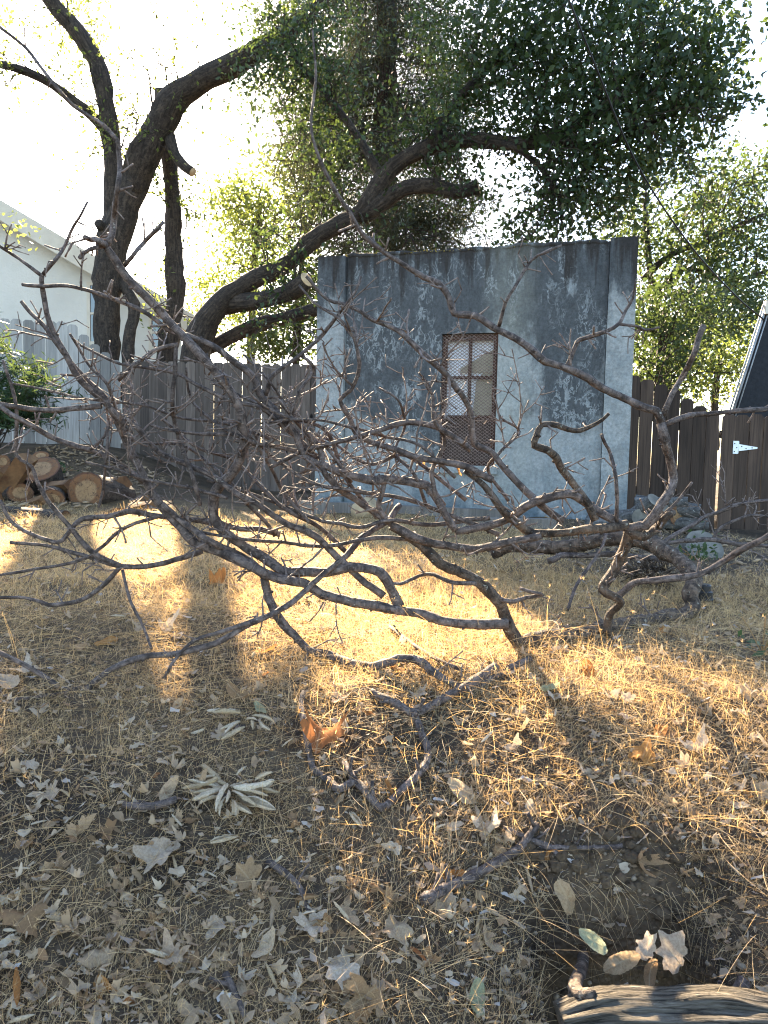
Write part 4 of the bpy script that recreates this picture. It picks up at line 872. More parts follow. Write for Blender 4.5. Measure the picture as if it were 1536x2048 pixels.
g = np.random.default_rng(5)
p = P(735, 1003, 6.9); p[2] = H(p[0], p[1]) + .05; mb = rock(MB(), p, .15, g); tag(mb.build('boulder', m_plain('tan_stone', (.26, .19, .11), (.42, .32, .20), 6, .9, .5, .01)), 'tan rounded boulder at the foot of the shed wall', 'boulder')
p = P(1300, 1150, 4.0); mb = MB()
for k in range(260):
    d = g.normal(size=3); d /= np.linalg.norm(d); c = p + d * np.array([.12, .10, .07]) * (.5 + .5 * g.random()); grow_twig(mb, c, d + g.normal(0, .6, 3), .05 * g.random() + .02, .003, g, 2)
tag(mb.build('root_ball', BARK_OLD), 'dark shaggy root clump under the main stem at right', 'roots')

# ------------------------------------------------------------------ fallen leaves
GLEAF = 'dry leaves scattered over the bank'
big = [  # px, py, kind, material, size in px, label
    (330, 1715, 'lobed', GREYLEAF, 95, 'pale grey lobed leaf below left of the curled leaf cluster'),
    (640, 1478, 'lobed', ORANGE, 105, 'golden orange lobed leaf beside the V shaped stick'),
    (45, 1855, 'lobed', TAN, 120, 'big pale sunlit leaf at the left edge'),
    (35, 1960, 'roll', ORANGE, 100, 'curled orange brown leaf in sunlit straw at the lower left'),
    (535, 1905, 'oval', TAN, 75, 'speckled tan oval leaf with a torn side at the lower middle'),
    (690, 1950, 'lobed', GREYLEAF, 95, 'silvery lobed leaf at the lower middle above a tan oval leaf'),
    (690, 1990, 'oval', TAN, 62, 'tan oval leaf touching the silvery lobed leaf'),
    (728, 2010, 'torn', TAN, 85, 'folded brown grey leaf at the lower edge'),
    (820, 1908, 'roll', ORANGE, 62, 'rust coloured curled leaf lying below the slanted stick'),
    (925, 1600, 'oval', TAN, 78, 'dull yellow leaf standing right of the V shaped stick'),
    (890, 1825, 'lobed', TAN, 75, 'pale leaf just under the lower end of the slanted stick'),
    (905, 1765, 'oval', ORANGE, 50, 'small red leaf leaning on the slanted stick'),
    (785, 1870, 'lobed', TAN, 85, 'crumpled pinkish grey leaf left of the slanted stick'),
    (700, 1850, 'oval', TAN, 65, 'brown oval leaf with a folded tip at the lower middle'),
    (345, 1930, 'torn', GREYLEAF, 70, 'white torn leaf piece on bare soil at the lower left'),
    (425, 1865, 'lobed', GREYLEAF, 65, 'bluish grey leaf lying flat on dark soil'),
    (195, 1930, 'lobed', TAN, 80, 'dusty beige leaf under sunlit straw'),
    (1100, 1390, 'oval', GREENLEAF, 60, 'faded green leaf on the sunlit straw at right'),
    (520, 1433, 'oval', GREENLEAF, 52, 'pale green leaf in the shade left of the V shaped stick'),
    (1320, 1477, 'oval', ORANGE, 62, 'orange leaf on the sunlit straw at far right'),
    (1285, 1527, 'lobed', ORANGE, 70, 'orange and white crumpled leaf in sunlit straw'),
    (1175, 1350, 'oval', ORANGE, 55, 'glowing orange leaf below the main stem'),
    (770, 1570, 'roll', ORANGE, 62, 'deep red curled leaf inside the V shaped stick'),
    (430, 1175, 'lobed', ORANGE, 48, 'brown upright leaf in straw at the shade edge'),
    (540, 1310, 'oval', ORANGE, 45, 'reddish leaf in the shade under the front bough'),
    (215, 1290, 'oval', ORANGE, 50, 'brick red leaf lying under the thin front branch'),
    (15, 1380, 'oval', GREYLEAF, 85, 'long grey white leaf at the left edge in shade'),
    (55, 1350, 'torn', GREYLEAF, 60, 'crumpled white leaf beside the long grey white leaf'),
    (55, 1545, 'lobed', GREYLEAF, 55, 'white sunlit leaf near the left edge'),
    (1000, 1718, 'oval', TAN, 60, 'pinkish oval leaf above the slanted stick'),
    (955, 2015, 'oval', GREENLEAF, 75, 'yellow green upright leaf blade at the lower edge'),
    (480, 1405, 'oval', TAN, 70, 'brown narrow leaf standing in straw left of the pale green leaf'),
    (985, 1670, 'torn', GREYLEAF, 60, 'pale torn leaf pair at the middle right'),
    (590, 1815, 'roll', TAN, 60, 'ochre curled leaf right of the grey stick'),
]
for px, py, kn, mt, s, lb in big:
    p = G(px, py); size = .84 * s * p[1] / F * (1.0 if kn != 'torn' else 1.1); p = p + [0, 0, .012 + .10 * size]
    put_leaf(kn, mt, p, size, lb, 'dry leaves lying on the bank', .22)
for px, py, d, mt, kn, s, lb in ((1190, 1885, 1.72, GREENLEAF, 'oval', 62, 'slim yellow leaf hanging over the dark hollow'), (1240, 1925, 1.70, TAN, 'oval', 75, 'tan leaf standing in the mouth of the dark hollow'), (1295, 1900, 1.71, GREYLEAF, 'lobed', 52, 'small grey lobed leaf hung in the dark hollow'),
                             (1300, 1945, 1.69, TAN, 'oval', 55, 'narrow pink brown leaf below the small grey one in the hollow'), (1350, 1915, 1.70, GREYLEAF, 'lobed', 72, 'large grey lobed leaf at the right of the dark hollow'), (1135, 1800, 1.86, TAN, 'oval', 70, 'long ragged tan leaf on the dirt face left of the hollow')):
    p = P(px, py, d); o = put_leaf(kn, mt, p, s * d / F, lb, 'dry leaves in the hollow', .05, az=float(lg.random() * 1.2 - .6)); o.rotation_euler = (R(62 + lg.normal(0, 16)), R(lg.normal(0, 35)), R(lg.normal(0, 50)))
N1 = 258; placed = 0
kinds = [('lobed', TAN), ('lobed', GREYLEAF), ('oval', TAN), ('oval', TAN), ('oval', GREYLEAF), ('torn', GREYLEAF), ('torn', TAN), ('roll', CURLLEAF), ('roll', TAN), ('oval', ORANGE), ('roll', CURLLEAF), ('torn', GREYLEAF), ('roll', TAN), ('roll', CURLLEAF), ('oval', TAN), ('torn', TAN)]
small = [('torn', GREYLEAF), ('torn', TAN), ('oval', TAN), ('roll', TAN), ('oval', ORANGE)]
while placed < N1:
    px, py = lg.random() * 1640 - 50, 1130 + 960 * lg.random() ** .75
    if px > 1080 and 1600 < py < 2000 and lg.random() < .75: continue
    if py < 1300 and lg.random() < .4: continue
    p = G(px, py)
    if p[0] > .38 and p[0] < .85 and p[1] < 1.9: continue
    kn, mt = kinds[int(lg.integers(len(kinds)))]; s = .028 + .048 * lg.random() ** 1.6
    p = p + [0, 0, .004 + .08 * s]
    put_leaf(kn, mt, p, s, 'dry leaf lying loose among the straw on the bank, not one of the large ones', GLEAF, .38); placed += 1
# the rest of the litter, beyond the three hundred that show largest
mb = MB(); gl_ = np.random.default_rng(63)
for i in range(1650):
    px, py = gl_.random() * 2500 - 480, 1180 + 900 * gl_.random() ** .8
    v_ = ray(px, py); y_ = float(np.interp(py, [1150, 1260, 1400, 1600, 1800, 2080], [4.1, 3.1, 2.5, 2.1, 1.85, 1.6])); x_ = v_[0] / v_[1] * y_
    if abs(x_ - HX) < .24 and y_ < 2.0: continue
    if gl_.random() > .35 + 1.3 * (float(vnoise(x_ * 3.2, y_ * 3.2, 61)) + .5) - .3: continue
    kn = ('torn', 'oval', 'roll', 'roll', 'torn', 'oval', 'lobed')[int(gl_.integers(7))]; me = LEAFM[kn, 'tan_leaf'][int(gl_.integers(8))]
    co = np.zeros(len(me.vertices) * 3); me.vertices.foreach_get('co', co); co = co.reshape(-1, 3) * (.018 + .026 * gl_.random())
    rot = np.array((Matrix.Rotation(gl_.random() * 6.28, 3, 'Z') @ Matrix.Rotation(gl_.normal(0, .5), 3, 'X') @ Matrix.Rotation(gl_.normal(0, .5), 3, 'Y')))
    co = co @ rot.T + [x_, y_, float(H(x_, y_)) + .006]; fq = [p.vertices[:] for p in me.polygons]
    mb.add(co, [f for f in fq if len(f) == 4], [f for f in fq if len(f) == 3], np.full((len(co), 2), .3), gl_.random())
kind(mb.build('leaf_litter', m_litter('litter_leaf', [(0.0, (.26, .165, .09)), (.3, (.44, .33, .21)), (.55, (.56, .48, .37)), (.75, (.33, .20, .10)), (1.0, (.60, .51, .39))])), 'stuff')
# everything smaller: crumbs of leaf, too many to count
mb = MB(); n = 10500; g = np.random.default_rng(31)
yy = 1.45 + 3.2 * g.random(n) ** 1.5; xx = (g.random(n) - .5) * 2 * (yy * .53 + .5); zz = H(xx, yy) + .004 + .006 * g.random(n)
for i0 in range(n):
    s = .003 + .014 * g.random() ** 2.2; k = int(g.integers(6, 10)); a = (np.arange(k) + .8 * g.random(k)) / k * 6.283; r_ = s * (.45 + .7 * g.random(k)) * (1 + .45 * np.cos(2 * a)); tl = g.normal(0, .45, 2)
    X = r_ * np.cos(a); Y = r_ * np.sin(a); Z = X * tl[0] + Y * tl[1] + g.normal(0, .12, k) * s
    V = np.vstack([np.stack([X + xx[i0], Y + yy[i0], Z + zz[i0] + s * .3], 1), [[xx[i0], yy[i0], zz[i0] + s * .25]]])
    mb.add(V, None, [(j, (j + 1) % k, k) for j in range(k)], np.full((k + 1, 2), .5), g.random())
kind(mb.build('leaf_crumbs', m_litter('crumb_leaf', [(0.0, (.20, .13, .07)), (.35, (.38, .28, .18)), (.6, (.54, .45, .34)), (.8, (.30, .17, .08)), (1.0, (.56, .53, .49))]), None, False), 'stuff')
# sprigs of curled leaves
def sprig(cx, cy, pts, size, label):
    c = G(cx, cy); t = empty('dry_leaf_sprig', c, label, 'leaf sprig', 'sprigs of curled dry leaves')
    mb = MB(); e = G(cx - 60, cy + 2) if size > .06 else G(cx + 30, cy + 12)
    tube(mb, np.array([c + [0, 0, .02], (c + e) / 2 + [0, 0, .02], e + [0, 0, .01]]), [.006, .006, .0055], 7); mb.build('stem', BARK, t)
    for px, py in pts:
        q = G(px, py); v = q - c; az = math.atan2(v[1], v[0]) - math.pi / 2 + lg.normal(0, .38)
        o = bpy.data.objects.new('curled_leaf', LEAFM['roll', 'curled_leaf'][int(lg.integers(8))]); COL.objects.link(o)
        s = size * (.6 + .75 * lg.random()); st = c + v * (.15 + .35 * lg.random()) + np.array([0, 0, .03 + .03 * lg.random()])
        o.location = tuple(st); o.rotation_euler = (R(lg.normal(-2, 10) - 8 * (v[1] < 0)), R(lg.normal(0, 75)), az); o.scale = (s * 1.05, s, s * 1.05)
        o.parent = t; o.matrix_parent_inverse = t.matrix_basis.inverted()
sprig(455, 1605, [(385, 1585), (375, 1610), (395, 1625), (360, 1600), (410, 1640), (420, 1580), (440, 1590), (480, 1580), (520, 1590), (560, 1600), (590, 1610), (570, 1580), (510, 1630), (470, 1660), (460, 1690), (480, 1690), (440, 1660), (500, 1670), (545, 1660), (430, 1560), (500, 1550), (530, 1620), (420, 1600), (550, 1640), (400, 1560), (450, 1620), (470, 1600), (440, 1610), (490, 1615)], .088,
      'large rosette of curled beige leaves on a short stick in the shade')
sprig(490, 1465, [(430, 1455), (445, 1475), (460, 1495), (480, 1500), (500, 1505), (520, 1500), (540, 1495), (535, 1470), (455, 1445)], .072, 'smaller bunch of curled beige leaves above the large rosette')

# ------------------------------------------------------------------ straw, roots, pebbles (beyond counting)
def ribbons(mb, X, Y, L, e0, e1, w, g, K=5, z0=None, att=None, az=None, curl=.5, clampz=True):
    n = len(X); az = g.random(n) * 6.283 if az is None else az; p = np.stack([X, Y, (H(X, Y) if z0 is None else z0)], 1)
    da = g.normal(0, curl, n) / K; sx = g.random(n) * 6.283; V = np.zeros((n, K + 1, 2, 3))
    for k in range(K + 1):
        t = k / K; ww = (w * (1 - .75 * t))[:, None] * .5
        side = np.stack([-np.sin(az) * np.cos(sx * .2), np.cos(az) * np.cos(sx * .2), np.sin(sx * .2)], 1)
        V[:, k, 0] = p - side * ww; V[:, k, 1] = p + side * ww
        e = e0 + (e1 - e0) * t; st = L / K
        p = p + np.stack([np.cos(az) * np.cos(e) * st, np.sin(az) * np.cos(e) * st, np.sin(e) * st], 1); az = az + da
        if clampz: p[:, 2] = np.maximum(p[:, 2], H(p[:, 0], p[:, 1], False) + .004)
    b = np.arange(n)[:, None] * (K + 1) * 2 + np.arange(K)[None] * 2
    Q = np.stack([b, b + 1, b + 3, b + 2], -1).reshape(-1, 4)
    mb.add(V.reshape(-1, 3), Q, None, None, np.repeat(g.random(n) if att is None else att, (K + 1) * 2)); return p
def scatter(n, y0, y1, g, pw=1.0, dens=None, margin=.60):
    ys, xs = [], []; got = 0
    while got < n:
        y = y0 + (y1 - y0) * g.random(4 * n) ** pw; x = (g.random(4 * n) - .5) * 2 * (y1 * .56 + margin); ok = np.abs(x) < y * .54 + margin
        if dens is not None: ok &= g.random(4 * n) < dens(x, y)
        xs.append(x[ok]); ys.append(y[ok]); got += ok.sum()
    return np.concatenate(xs)[:n], np.concatenate(ys)[:n]
g = np.random.default_rng(41)
bank = lambda x, y: 1 - .93 * ((np.abs(x - HX) < .17 + .3 * np.abs(y - 1.85)) & (y < 2.02))
def tuft(x, y): return np.clip(.12 + 1.5 * (vnoise(x * 2.6, y * 2.6, 21) + .5) ** 2 * (.45 + sstep(-.5, .35, x)), 0.05, 1) * bank(x, y)
mb = MB()
x, y = scatter(11500, 1.4, 3.4, g, 1.2, lambda x, y: bank(x, y) * .9)                # long straws lying about
ribbons(mb, x, y, .07 + .25 * g.random(11500) ** 1.7, .08 + .5 * g.random(11500), -.22 + .2 * g.normal(size=11500), .0009 + .0009 * g.random(11500), g, 7, curl=.45)
N = 26000; x, y = scatter(N, 1.4, 4.2, g, 1.2, tuft)                                  # standing stalks in tufts
tip = ribbons(mb, x, y, .03 + .075 * g.random(N) ** 1.6, .7 + .8 * g.random(N), .3 + .8 * g.random(N), .0009 + .0009 * g.random(N), g, 4, curl=.3)
sel = g.random(len(tip)) < .10; T_ = np.repeat(tip[sel], 8, 0)                       # star shaped seed heads
ribbons(mb, T_[:, 0], T_[:, 1], .006 + .010 * g.random(len(T_)), g.normal(.4, .8, len(T_)), g.normal(.3, .8, len(T_)), np.full(len(T_), .0011), g, 2, z0=T_[:, 2], clampz=False)
N = 122000; x, y = scatter(N, 1.4, 4.2, g, 1.15, lambda x, y: bank(x, y) * np.clip(-.15 + 1.5 * (vnoise(x * 3.4 + 7, y * 3.4, 22) + .5) * (.7 + .5 * sstep(-.3, .5, x)), .04, 1))   # short stubble and broken bits
ribbons(mb, x, y, .008 + .034 * g.random(N) ** 1.5, g.normal(.45, .55, N), g.normal(.2, .6, N), .0007 + .0009 * g.random(N), g, 2, curl=.5)
x, y = scatter(33000, 3.3, 7.0, g, .9, lambda x, y: np.clip(.35 + 1.2 * (vnoise(x * 2 + 3, y * 2, 23) + .5), 0, 1) * (1 - .75 * sstep(6.0, 6.9, y)) * (1 - .88 * sstep(.85, 1.5, x) * sstep(3.3, 3.8, y)))
ribbons(mb, x, y, .03 + .075 * g.random(33000) ** 1.5, .4 + 1.0 * g.random(33000), .1 + .8 * g.normal(size=33000), .0020 + .0018 * g.random(33000), g, 4)
x, y = scatter(300, 1.5, 3.6, g, 1.0, lambda x, y: bank(x, y))                          # a few tall wiry stems
tip = ribbons(mb, x, y, .14 + .16 * g.random(300), .9 + .5 * g.random(300), .3 + .6 * g.random(300), .0016 + .0008 * g.random(300), g, 8)
T_ = np.repeat(tip, 9, 0); ribbons(mb, T_[:, 0], T_[:, 1], .008 + .012 * g.random(len(T_)), g.normal(.5, .8, len(T_)), g.normal(.3, .8, len(T_)), np.full(len(T_), .0013), g, 2, z0=T_[:, 2], clampz=False)
kind(mb.build('dry_grass', STRAW), 'stuff')
mb = MB(); n = 75; x = HX + (g.random(n) - .5) * .42; y = np.full(n, HY + .15) + .05 * g.random(n)             # roots hanging over the hollow
ribbons(mb, x, y, .06 + .15 * g.random(n), g.normal(-.2, .35, n), g.normal(-1.3, .25, n), .0011 + .0009 * g.random(n), g, 7, z0=H(x, y) + .01, az=g.normal(-1.57, .9, n), curl=1.8, clampz=False)
kind(mb.build('grass_roots', STRAW), 'stuff')
mb = MB(); n = 5200; x, y = scatter(n, 1.4, 2.9, g, 1.2, lambda x, y: .10 + .9 * ((np.abs(x - HX) < .5) & (y < 2.25)))
for i in range(n): rock(mb, (x[i], y[i], float(H(x[i], y[i])) + .001), .0014 + .0085 * g.random() ** 5, g, 7, 5)
kind(mb.build('gravel', m_plain('pebble', (.085, .066, .047), (.30, .235, .165), 30, .9, .3, .002)), 'stuff')
mb = MB(); n = 1500; xx = np.concatenate([-2.6 - 1.6 * g.random(n), 1.0 + 2.4 * g.random(n // 2)]); yy = np.concatenate([5.6 + 4.0 * g.random(n), 3.6 + 3.4 * g.random(n // 2)])
for a, b in zip(xx, yy):
    s = .012 + .035 * g.random() ** 2; d = g.normal(size=3); d[2] *= .3; d /= np.linalg.norm(d); c = np.array([a, b, float(H(a, b)) + s * .25]); tube(mb, np.array([c - d * s, c, c + d * s]), [s * .22, s * .3, s * .15], 4, .2, True, seed=int(g.integers(1e6)))
kind(mb.build('wood_chips', m_plain('wood_chip', (.06, .042, .03), (.42, .30, .18), 3.5, .85, .3, .003)), 'stuff')

# ------------------------------------------------------------------ trees
def limbpath(pts, d, r, step=.12, seed=0):
    k = len(pts); s = np.concatenate([[0], np.cumsum([math.dist(pts[i], pts[i + 1]) for i in range(k - 1)])]); s /= s[-1]
    dd = np.interp(s, np.linspace(0, 1, len(d)), d); rr = np.interp(s, np.linspace(0, 1, len(r)), r)
    sp = spline(np.array([list(P(x, y, z)) + [q * z / F] for (x, y), z, q in zip(pts, dd, rr)]), step)
    g = np.random.default_rng(seed); sp[:, 3] *= 1 + .12 * (np.interp(np.arange(len(sp)), np.arange(0, len(sp) + 4, 2), g.random(len(np.arange(0, len(sp) + 4, 2)))) - .5) * 2
    sp[:, :3] += (g.random((len(sp), 3)) - .5) * sp[:, 3:4] * .14; return sp
def treelimb(t, name, pts, d, r, seed, mat=OAKBARK, cut=False, sides=14):
    sp = limbpath(pts, d, r, .12, seed); mb = MB(); tube(mb, sp[:, :3], sp[:, 3], sides, .07, True, seed=seed); o = mb.build(name, mat, t)
    if cut:
        a = sp[-1, :3]; v = a - sp[-2, :3]; v /= np.linalg.norm(v); mb = MB(); tube(mb, np.array([a + v * .002, a + v * .006, a + v * .010]), sp[-1, 3] * .93, 14, .02)
        mb.build('cut_face', PALECUT, o)
    return o, sp
PALECUT = m_plain('fresh_cut', (.42, .28, .15), (.62, .45, .27), 14, .8, .3, .003)
def fine(mb, starts, g, L=(.5, 1.3), r=.008, droop=0.0, kinkv=.25, depth=0, seg=.07):
    tips = []
    for p, d in starts:
        n = int((L[0] + (L[1] - L[0]) * g.random()) / seg); q = p.copy(); dr = d / np.linalg.norm(d); pts = [q.copy()]
        for i in range(n):
            dr = dr + g.normal(0, kinkv, 3); dr[2] -= droop; dr /= np.linalg.norm(dr); q = q + dr * seg; pts.append(q.copy())
            if depth < 1 and i > 1 and g.random() < .5:
                w = np.cross(dr, g.normal(size=3)); w /= np.linalg.norm(w); tips += fine(mb, [(q.copy(), dr * .6 + w)], g, (L[0] * .3, L[1] * .55), r * .55, droop, kinkv, depth + 1, seg)
        if len(pts) > 2: tube(mb, np.array(pts), np.linspace(r, r * .35, len(pts)), 4, 0, False)
        tips += pts[1:]
    return tips
def along(sp, n, g, up=.3, s0=.2):
    out = []
    for _ in range(n):
        i = int((s0 + (1 - s0) * g.random()) * (len(sp) - 2)) + 1; t = sp[min(i + 1, len(sp) - 1), :3] - sp[i - 1, :3]; t /= np.linalg.norm(t) + 1e-9
        w = g.normal(size=3); w -= t * np.dot(w, t); w /= np.linalg.norm(w); out.append((sp[i, :3].copy(), w + t * .5 + np.array([0, 0, up])))
    return out
def blob(mb, blobs, size, asp, g, per=26, spread=.17, droop=.2, squash=.7):
    """clumps of leaves through ellipsoids given by picture centre, radii (px), distance, depth, number of clumps"""
    for cx, cy, rx, ry, d, dd, n in blobs:
        a = g.normal(size=(n, 3)); a /= np.linalg.norm(a, axis=1)[:, None]; a *= (g.random(n) ** .42)[:, None]
        v = P(cx, cy, d); C = v + np.stack([a[:, 0] * rx * d / F, a[:, 1] * dd, a[:, 2] * ry * d / F], 1)
        k = np.maximum(4, (per * (.5 + g.random(n)))).astype(int); Cn = np.repeat(C, k, 0); sp = np.repeat(spread * (.6 + .8 * g.random(n)), k)
        Cn = Cn + g.normal(size=Cn.shape) * sp[:, None] * np.array([1, 1, squash])
        leafquads(mb, Cn, size, asp, g, droop, np.clip(np.repeat(g.random(n), k) * .6 + g.random(len(Cn)) * .4, 0, 1))
    return mb
g = np.random.default_rng(77)
# --- forked oak, left
D = 12.0
t = empty('oak_tree', (P(212, 740, D)[0], D, .9), 'tall forked oak behind the grey fence with the low sun beside its fork', 'tree')
_, s0 = treelimb(t, 'trunk', [(210, 905), (212, 760), (213, 640), (216, 560), (224, 500), (236, 450), (250, 405), (268, 365)], [D, D], [26, 24, 24, 28, 31, 30], 1)
_, s1 = treelimb(t, 'limb', [(262, 385), (280, 330), (300, 285), (325, 240), (352, 195), (400, 163), (450, 140), (490, 115), (540, 85), (600, 40), (660, -20)], [D, D - .6], [29, 30, 27, 24, 20, 15, 11], 2)
_, s2 = treelimb(t, 'limb', [(225, 480), (229, 400), (224, 300), (214, 220), (198, 140), (166, 78), (130, 36), (100, 0), (70, -50)], [D, D - .3], [21, 19, 18, 17, 16, 13], 3)
_, s3 = treelimb(t, 'limb', [(212, 262), (185, 232), (150, 205), (105, 170), (60, 146), (0, 128), (-60, 118)], [D, D - .8], [11, 9, 8, 6], 4)
_, s4 = treelimb(t, 'limb', [(325, 245), (338, 275), (350, 308), (368, 333), (386, 344)], [D, D - .4], [11, 10], 5, cut=True)
_, s5 = treelimb(t, 'limb', [(216, 470), (203, 455), (196, 445)], [D, D - .3], [12, 9], 6)
_, s6 = treelimb(t, 'limb', [(240, 560), (252, 580), (268, 608), (266, 640), (258, 675), (255, 740), (255, 800)], [D, D - .3], [7, 12, 12, 11, 12], 7)
mb = MB(); tips = fine(mb, along(s2, 16, g, .1) + along(s3, 10, g, -.1) + along(s1, 22, g, -.1, .3), g, (.5, 1.6), .011, .015)
tips += fine(mb, [(P(240, 300, D), np.array([.5, 0, .6])), (P(280, 290, D), np.array([-.4, 0, .6])), (P(305, 210, D), np.array([-.4, -.2, 1.]))], g, (.9, 1.4), .016, 0)
mb.build('fine_branches', OAKBARK, t)
mb = MB(); blob(mb, [(60, 30, 120, 70, D, 1.2, 46), (190, 130, 70, 60, D, .5, 16), (20, 130, 60, 60, D, .8, 5), (150, 10, 70, 40, D, .8, 22), (215, 240, 35, 60, D, .4, 8), (30, 450, 60, 25, D - 2.0, .4, 3)], .036, .55, g, 14, .15)
tp = np.array(tips); leafquads(mb, tp[g.random(len(tp)) < .5] + g.normal(0, .05, (0 + (0), 3)) if False else tp[g.random(len(tp)) < .5], .034, .55, g, .3)
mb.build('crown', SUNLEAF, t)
# --- slim oak trunk beside it
t = empty('oak_tree', (P(340, 740, 12.6)[0], 12.6, .9), 'slim bare oak trunk leaning up beside the forked oak', 'tree')
_, s = treelimb(t, 'trunk', [(322, 830), (332, 720), (345, 640), (351, 580), (347, 500), (346, 420), (342, 350), (336, 290), (328, 235), (322, 180)], [12.6, 12.5], [21, 21, 19, 17, 15, 14, 13], 11)
mb = MB(); tips = fine(mb, along(s, 14, g, .5, .3) + [(P(352, 470, 12.5), np.array([.35, 0, 1.])), (P(370, 460, 12.5), np.array([.2, -.1, 1.2]))], g, (.5, 1.5), .012, 0); mb.build('fine_branches', OAKBARK, t)
mb = MB(); tp = np.array(tips); leafquads(mb, np.repeat(tp[g.random(len(tp)) < .4], 4, 0) + g.normal(0, .07, (4 * 0 + 1, 3)), .032, .55, g, .3)
blob(mb, [(318, 560, 30, 100, 12.5, .5, 12)], .034, .55, g, 14, .13); mb.build('crown', SUNLEAF, t)
# --- big leaning oak over the shed
D = 10.8
t = empty('oak_tree', (P(400, 760, D)[0], D, .9), 'big dark oak leaning right over the shed with sawn limb stubs', 'tree')
_, a0 = treelimb(t, 'trunk', [(378, 840), (388, 730), (398, 680), (414, 640), (440, 605), (475, 578), (515, 556), (570, 532), (612, 492), (660, 458), (705, 438), (738, 415)], [D + .3, D - .6], [37, 34, 29, 20, 16, 17, 18, 18], 12)
_, a1 = treelimb(t, 'limb', [(425, 622), (455, 606), (500, 602), (550, 594), (585, 580), (613, 560)], [D + .2, D - .8], [20, 18, 17, 16], 13, cut=True)
_, a2 = treelimb(t, 'limb', [(405, 700), (440, 685), (500, 655), (575, 635), (640, 618), (720, 600)], [D + .3, D + .6], [14, 13, 11], 14)
_, a3 = treelimb(t, 'limb', [(728, 425), (752, 380), (788, 332), (833, 305), (883, 285), (933, 280), (1003, 286), (1063, 286), (1113, 268), (1168, 245), (1230, 200), (1290, 150)], [D - .6, D - 1.4], [19, 17, 15, 14, 12, 9, 6], 15)
_, a4 = treelimb(t, 'limb', [(725, 430), (768, 402), (808, 377), (868, 372), (908, 384), (958, 374)], [D - .6, D - 1.0], [19, 16, 15, 14], 16, cut=True)
_, a5 = treelimb(t, 'limb', [(1003, 286), (1045, 305), (1090, 345), (1120, 400), (1125, 440)], [D - 1.1, D - 1.3], [7, 5, 3], 17)
_, a6 = treelimb(t, 'limb', [(860, 290), (900, 220), (960, 150), (1040, 80), (1130, 10)], [D - .9, D - .6], [10, 8, 5], 18)
_, a7 = treelimb(t, 'limb', [(765, 360), (720, 280), (660, 200), (600, 130), (560, 60)], [D - .7, D - .3], [9, 7, 4], 19)
_, a8 = treelimb(t, 'limb', [(1090, 275), (1180, 290), (1260, 270), (1340, 230), (1410, 190)], [D - 1.3, D - 1.5], [7, 6, 3], 20)
mb = MB(); st = along(a3, 60, g, .15) + along(a5, 22, g, -.4) + along(a6, 30, g, 0) + along(a7, 40, g, -.5) + along(a8, 34, g, 0) + along(a0, 14, g, .3, .5) + along(a1, 6, g, .4, .4)
tips = fine(mb, st, g, (.5, 1.5), .010, .03); mb.build('fine_branches', OAKBARK, t)
mb = MB()
blob(mb, [(1390, 30, 80, 60, D - 1.5, .5, 16), (1430, 140, 40, 60, D - 1.5, .3, 7), (1310, 300, 90, 50, D - 1.4, .6, 26), (1190, 60, 180, 90, D - 1.2, 1.3, 130), (1290, 150, 180, 110, D - 1.4, 1.2, 130), (1190, 250, 160, 90, D - 1.3, 1.0, 105), (1350, 220, 110, 90, D - 1.5, .8, 60), (1150, 360, 90, 70, D - 1.3, .7, 55), (1230, 370, 90, 70, D - 1.3, .7, 55), (1030, 170, 120, 120, D - .8, 1.2, 120),
          (1160, 430, 60, 55, D - 1.3, .4, 24), (1080, 40, 130, 60, D - .9, 1.2, 90), (1010, 460, 35, 35, D - .6, .3, 7), (1400, 100, 70, 70, D - 1.5, .6, 26), (1300, 20, 120, 45, D - 1.2, 1., 60), (1400, 190, 60, 60, D - 1.5, .5, 26)], .042, .58, g, 16, .19, .25)
blob(mb, [(920, 90, 110, 120, D - .6, 1.2, 130), (600, 50, 110, 80, D - .3, 1.2, 90), (870, 330, 90, 50, D - .4, .6, 26), (560, 150, 90, 80, D - .4, .9, 44), (880, 240, 110, 60, D - .9, .8, 50), (640, 200, 80, 90, D - .4, 1.0, 44), (650, 300, 60, 60, D - .4, .7, 16)], .034, .55, g, 22, .15, .35)
tp = np.array(tips); leafquads(mb, np.repeat(tp[g.random(len(tp)) < .45], 3, 0) + g.normal(0, .06, (int((0)), 3)) if False else np.repeat(tp[::2], 2, 0) + g.normal(0, .06, (2 * len(tp[::2]), 3)), .036, .55, g, .35)
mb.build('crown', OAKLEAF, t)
# --- conifer behind the shed
D = 16.0
t = empty('redwood_tree', (P(772, 800, D)[0], D, .9), 'tall straight conifer trunk with drooping sprays behind the shed', 'tree')
_, c0 = treelimb(t, 'trunk', [(770, 900), (771, 500), (772, 250), (774, 0), (775, -250)], [D, D], [26, 25, 23, 20, 16], 30, REDBARK, sides=18)
mb = MB(); starts = []; nd = []
for k in range(120):
    py = -90 + 590 * g.random(); p = P(772, py, D); a = g.random() * 6.283; starts.append((p, np.array([math.cos(a), math.sin(a), -.05])))
tips = fine(mb, starts, g, (1.2, 2.9), .022, .028, .07, 0, .14); mb.build('fine_branches', REDBARK, t)
mb = MB(); tp = np.array(tips)
Cn = np.repeat(tp, 26, 0); Cn = Cn + g.normal(size=Cn.shape) * np.array([.13, .13, .05]); Cn[:, 2] -= np.abs(g.normal(0, .16, len(Cn))); leafquads(mb, Cn, .055, .13, g, .8)
blob(mb, [(860, 450, 120, 55, D, 1.0, 60), (700, 330, 100, 90, D, 1.0, 50), (900, 400, 80, 50, D, 1.0, 30)], .055, .14, g, 60, .22, .6, .35); mb.build('crown', NEEDLE, t)
